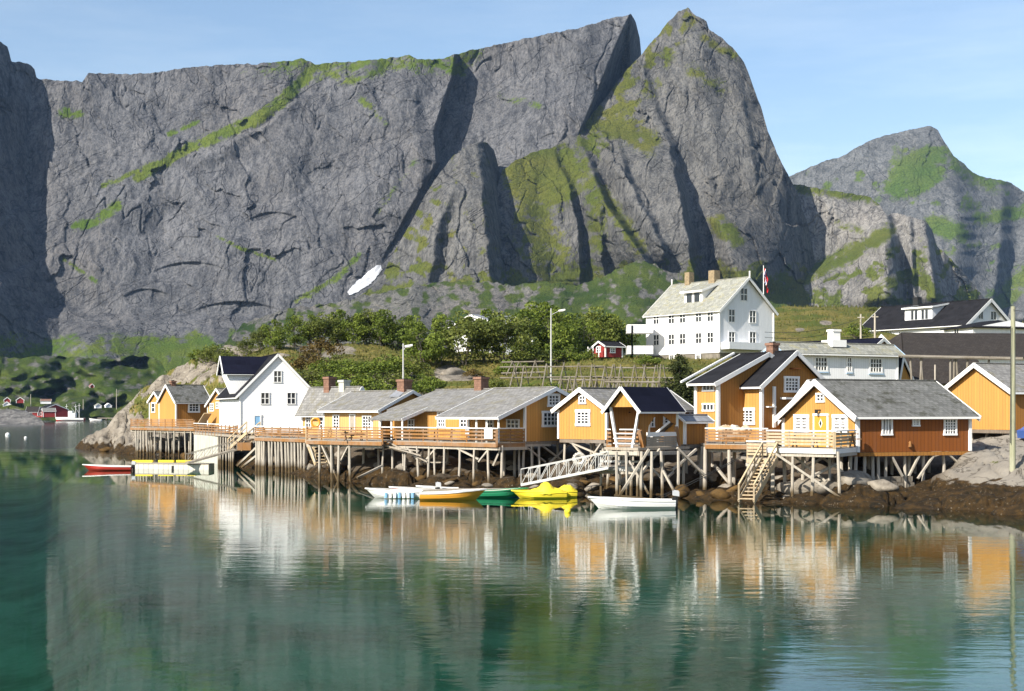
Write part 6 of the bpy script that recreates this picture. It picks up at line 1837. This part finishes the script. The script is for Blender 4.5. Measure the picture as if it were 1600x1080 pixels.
def table(px, Y, z, label):
    r = thing("picnic_table", label, "table", V3(P2(px, Y), z))
    c = r.location.copy()
    MB().obox(c + Vector((0, 0, .74)), (1, .2, 0), (-.2, 1, 0), (0, 0, 1), .85, .38, .03).build("top", M['rail'], r)
    for sg in (-1, 1):
        MB().obox(c + Vector((-.13 * sg, .65 * sg, .45)), (1, .2, 0), (-.2, 1, 0), (0, 0, 1), .85, .13, .03).build("bench", M['rail'], r)
        MB().beam(c + Vector((.6 * sg, -.6, 0)), c + Vector((.6 * sg, .1, .74)), .08, .08).beam(c + Vector((.6 * sg, .6, 0)), c + Vector((.6 * sg, -.1, .74)), .08, .08).build("leg", M['rail'], r)
table(1258, 81.8, d6.z, "wooden picnic table on the white-railed terrace, nearer its left end"); table(1316, 82.6, d6.z, "wooden picnic table on the white-railed terrace in front of the right window")
table(692, 101.5, 3.1, "wooden picnic table on the long deck below the tall white window"); table(424, 125, 2.98, "dark picnic table on the deck in front of the white warehouse"); table(552, 104.5, 3.05, "wooden picnic table in front of the plank door of the pale yellow cabin")
table(448, 124, 2.98, "wooden picnic table at the right end of the warehouse deck")
# heap of pale nets and pots on the deck of the black-roofed house
for k in range(9):
    s = random.uniform(.22, .36)
    V, Fc = boulder_sphere(s)
    V = V * (1 + .18 * np.sin(V[:, :1] * 17 + k) * np.cos(V[:, 1:2] * 13))
    o = np_mesh("net_bundle", V, Fc, mat_plain('net_%d' % k, random.choice([(.5, .4, .28), (.45, .33, .2), (.55, .5, .42)]), .95, .4, 9), None)
    o.location = V3(P2(1129 + k * 4.5, 88.9 + random.uniform(-.4, .4)), 3.95 + random.uniform(-.05, .12))
    tag(o, "lumpy tan net bundle on the bench behind the deck rail of the black-roofed house", "net bundle", "net bundles on the deck")
bn = thing("bench", "long plank bench carrying net bundles on the deck of the black-roofed house", "bench", V3(P2(1147, 89), 3.2))
MB().beam(V3(P2(1126, 89), 3.66), V3(P2(1170, 88.6), 3.66), .9, .08).build("seat", M['plank'], bn)
for px in (1129, 1148, 1167): MB().obox(V3(P2(px, 88.9), 3.42), (1, 0, 0), (0, 1, 0), (0, 0, 1), .05, .3, .22).build("leg", M['plank'], bn)
tag(torus(V3(P2(905, 94.5), 2.0), .34, .15, M['rope'], "rope_coil"), "big coil of pale rope under the yellow gable cabin", "rope coil")
# planks lying under the long deck
for k, (xa, Ya, xb, Yb, z) in enumerate(((655, 102, 700, 101, 1.5), (648, 104, 690, 103.5, 1.75))):
    tag(MB().beam(V3(P2(xa, Ya), z), V3(P2(xb, Yb), z + .05), .5, .08).build("plank", M['plank']), ["grey plank lying on the rocks under the long deck, lower one", "grey plank lying on the rocks under the long deck, upper one"][k], "plank")
# small blue car half hidden at the right edge
cr = thing("parked_car", "small blue car just showing at the right edge behind the utility pole", "car", V3(P2(1642, 92), 3.15))
cc = cr.location.copy()
cm = MB(); prof = [(-1.9, .3), (1.9, .3), (1.95, .75), (1.2, .85), (.6, 1.4), (-1.0, 1.42), (-1.7, .9), (-1.95, .8)]
for y in (-.8, .8): cm.poly([cc + Vector((x, y * (.86 if z > 1 else 1), z)) for x, z in prof])
for (x0, z0), (x1, z1) in zip(prof, prof[1:] + prof[:1]):
    k0, k1 = (.86 if z0 > 1 else 1), (.86 if z1 > 1 else 1)
    cm.poly([cc + Vector((x0, -.8 * k0, z0)), cc + Vector((x1, -.8 * k1, z1)), cc + Vector((x1, .8 * k1, z1)), cc + Vector((x0, .8 * k0, z0))])
cm.build("body", PB['blue'], cr)
wn_ = MB(); wn_.poly([cc + Vector((-1.35, -.80, .92)), cc + Vector((.95, -.80, .92)), cc + Vector((.5, -.715, 1.34)), cc + Vector((-.95, -.715, 1.34))]); wn_.build("window", M['glass'], cr)
for x in (-1.2, 1.2):
    for y in (-.75, .75): MB().cyl(cc + Vector((x, y - .1, .31)), cc + Vector((x, y + .1, .31)), .31, .31, 14).build("wheel", M['black'], cr)

# ------------------------------------------------------------------ far shore: houses, quay sheds, fishing vessel
def far_house(name, label, cat, px0, px1, Y, yb, ye, yr, wall, roof, t=25, gable='R', wins=()):
    w = (px1 - px0) / F * Y
    tt = math.radians(t)
    c = px0 + (px1 - px0) * .42
    Lm, Rm = min(14, .42 * w / max(.2, math.sin(tt + .3))), .58 * w / math.cos(tt)
    h = House(name, label, cat, (c, Y), t, ('m', Lm), ('m', Rm), zat(yb, Y), ye, ('f', .5, zat(yr, Y)), gable, wall, roof, og=.3, oe=.3, barge=.35, trimw=.25)
    for f, x0, y0, x1, y1 in wins: h.window(f, x0, y0, x1, y1, 1, 1, border=.1)
    return h
far_house("quay_shed", "red quay shed with white verge, nearest of the far shore sheds", "shed", 56, 84, 640, 652, 643, 638, 'red', 'slate', 25, 'L', (('L', 62, 645, 66, 649),))
far_house("quay_shed", "long low red shed with olive roof left of the nearest far shed", "shed", 28, 58, 660, 650, 644, 636, 'red', 'brown_roof', 10, 'L', (('R', 46, 644, 50, 648),))
far_house("quay_shed", "large dark-roofed red shed behind the white fishing vessel", "shed", 44, 98, 700, 652, 640, 632, 'red', 'tar', 40, 'R')
far_house("house", "small red house with white trim on the left far shore slope", "house", 18, 36, 830, 630, 625, 621, 'red', 'red', 20, 'R')
far_house("house", "red house at the very left edge of the far shore slope", "house", 0, 15, 830, 629, 625, 621, 'red', 'red', 20, 'R')
far_house("house", "pale grey house low on the left far shore, left of the red sheds", "house", -2, 15, 700, 636, 632, 628, 'white_boards', 'steel_roof', 20, 'R')
far_house("house", "long white house with rust roof above the dark-roofed far shed", "house", 53, 78, 860, 631, 627, 624, 'white_boards', 'brick', 15, 'L')
far_house("house", "white far shore house right of the vessel masts, left one of two", "house", 144, 157, 855, 638, 634, 631, 'white_boards', 'slate_pale', 30, 'R')
far_house("house", "white far shore house right of the vessel masts, right one of two", "house", 160, 173, 865, 637, 634, 630.5, 'white_boards', 'white_boards', 30, 'R')
far_house("house", "tiny red cabin high on the dark green far slope", "house", 137, 146, 905, 606, 603, 600, 'red', 'red', 30, 'R')
fv = thing("fishing_vessel", "white fishing vessel with dark red waterline, masts and derricks at the far quay", "fishing boat", V3(P2(110, 740), 0), None, math.pi)
Lv = 44 / F * 740
A, Bm, I, G, outer, top = hull_mesh(Lv, 4.4, 2.0, bowrise=.8, split=.3, high='w')
lbuild(A, "hull_bottom", PB['red'], fv); lbuild(Bm, "hull", PB['white'], fv); lbuild(I, "deck", PB['grey'], fv); lbuild(G, "gunwale", PB['white'], fv)
mm = MB(); mm.obox((-.5, 0, 3.2), (1, 0, 0), (0, 1, 0), (0, 0, 1), 2.4, 1.5, 1.2); mm.obox((.2, 0, 4.9), (1, 0, 0), (0, 1, 0), (0, 0, 1), 1.3, 1.2, .6)
wo = lbuild(mm, "wheelhouse", PB['white'], fv)
lbuild(MB().obox((.25, 0, 5.0), (1, 0, 0), (0, 1, 0), (0, 0, 1), 1.34, 1.05, .22), "window", M['glass'], fv, wo)
for x, h_ in ((-4.6, 8.5), (-2.8, 8), (2.0, 8)):
    m = MB().cyl((x, 0, 1.6), (x, 0, h_ + 1), .14, .09, 6).cyl((x, 0, h_ * .5), (x + 2.2, .4, h_ * .9), .08, .05, 5).cyl((x - .8, 0, h_ - .2), (x + .8, 0, h_ - .2), .07, .07, 5)
    lbuild(m, "mast", PB['white'], fv)
boat("small white motor boat at the far shore right of the fishing vessel", 150, 740, 18, math.pi, 2.4, 1.1, 'white', None, 'white', 'white', None, .6)
jt = thing("jetty", "thin pale jetty on the far shore right of the fishing vessel", "jetty", V3(P2(160, 800), 0))
MB().obox(V3(P2(178, 800), 1.4), (1, 0, 0), (0, 1, 0), (0, 0, 1), 9, 1.5, .2).build("deck_boards", M['plank'], jt)
for px in (158, 166, 175, 184, 192): MB().cyl(V3(P2(px, 799), -1), V3(P2(px, 799), 1.3), .25, .25, 6).build("post", M['pile'], jt)
for px, Y, yt_, lb in ((48, 840, 616, "slim pole on the far shore above the dark-roofed shed"), (182, 845, 608, "slim pole on the far shore slope right of the white houses"), (130, 850, 624, "short slim pole on the far shore behind the vessel masts")):
    tag(MB().cyl(V3(P2(px, Y), zat(640, Y)), V3(P2(px, Y), zat(yt_, Y)), .22, .16, 6).build("pole", M['pile']), lb, "pole")
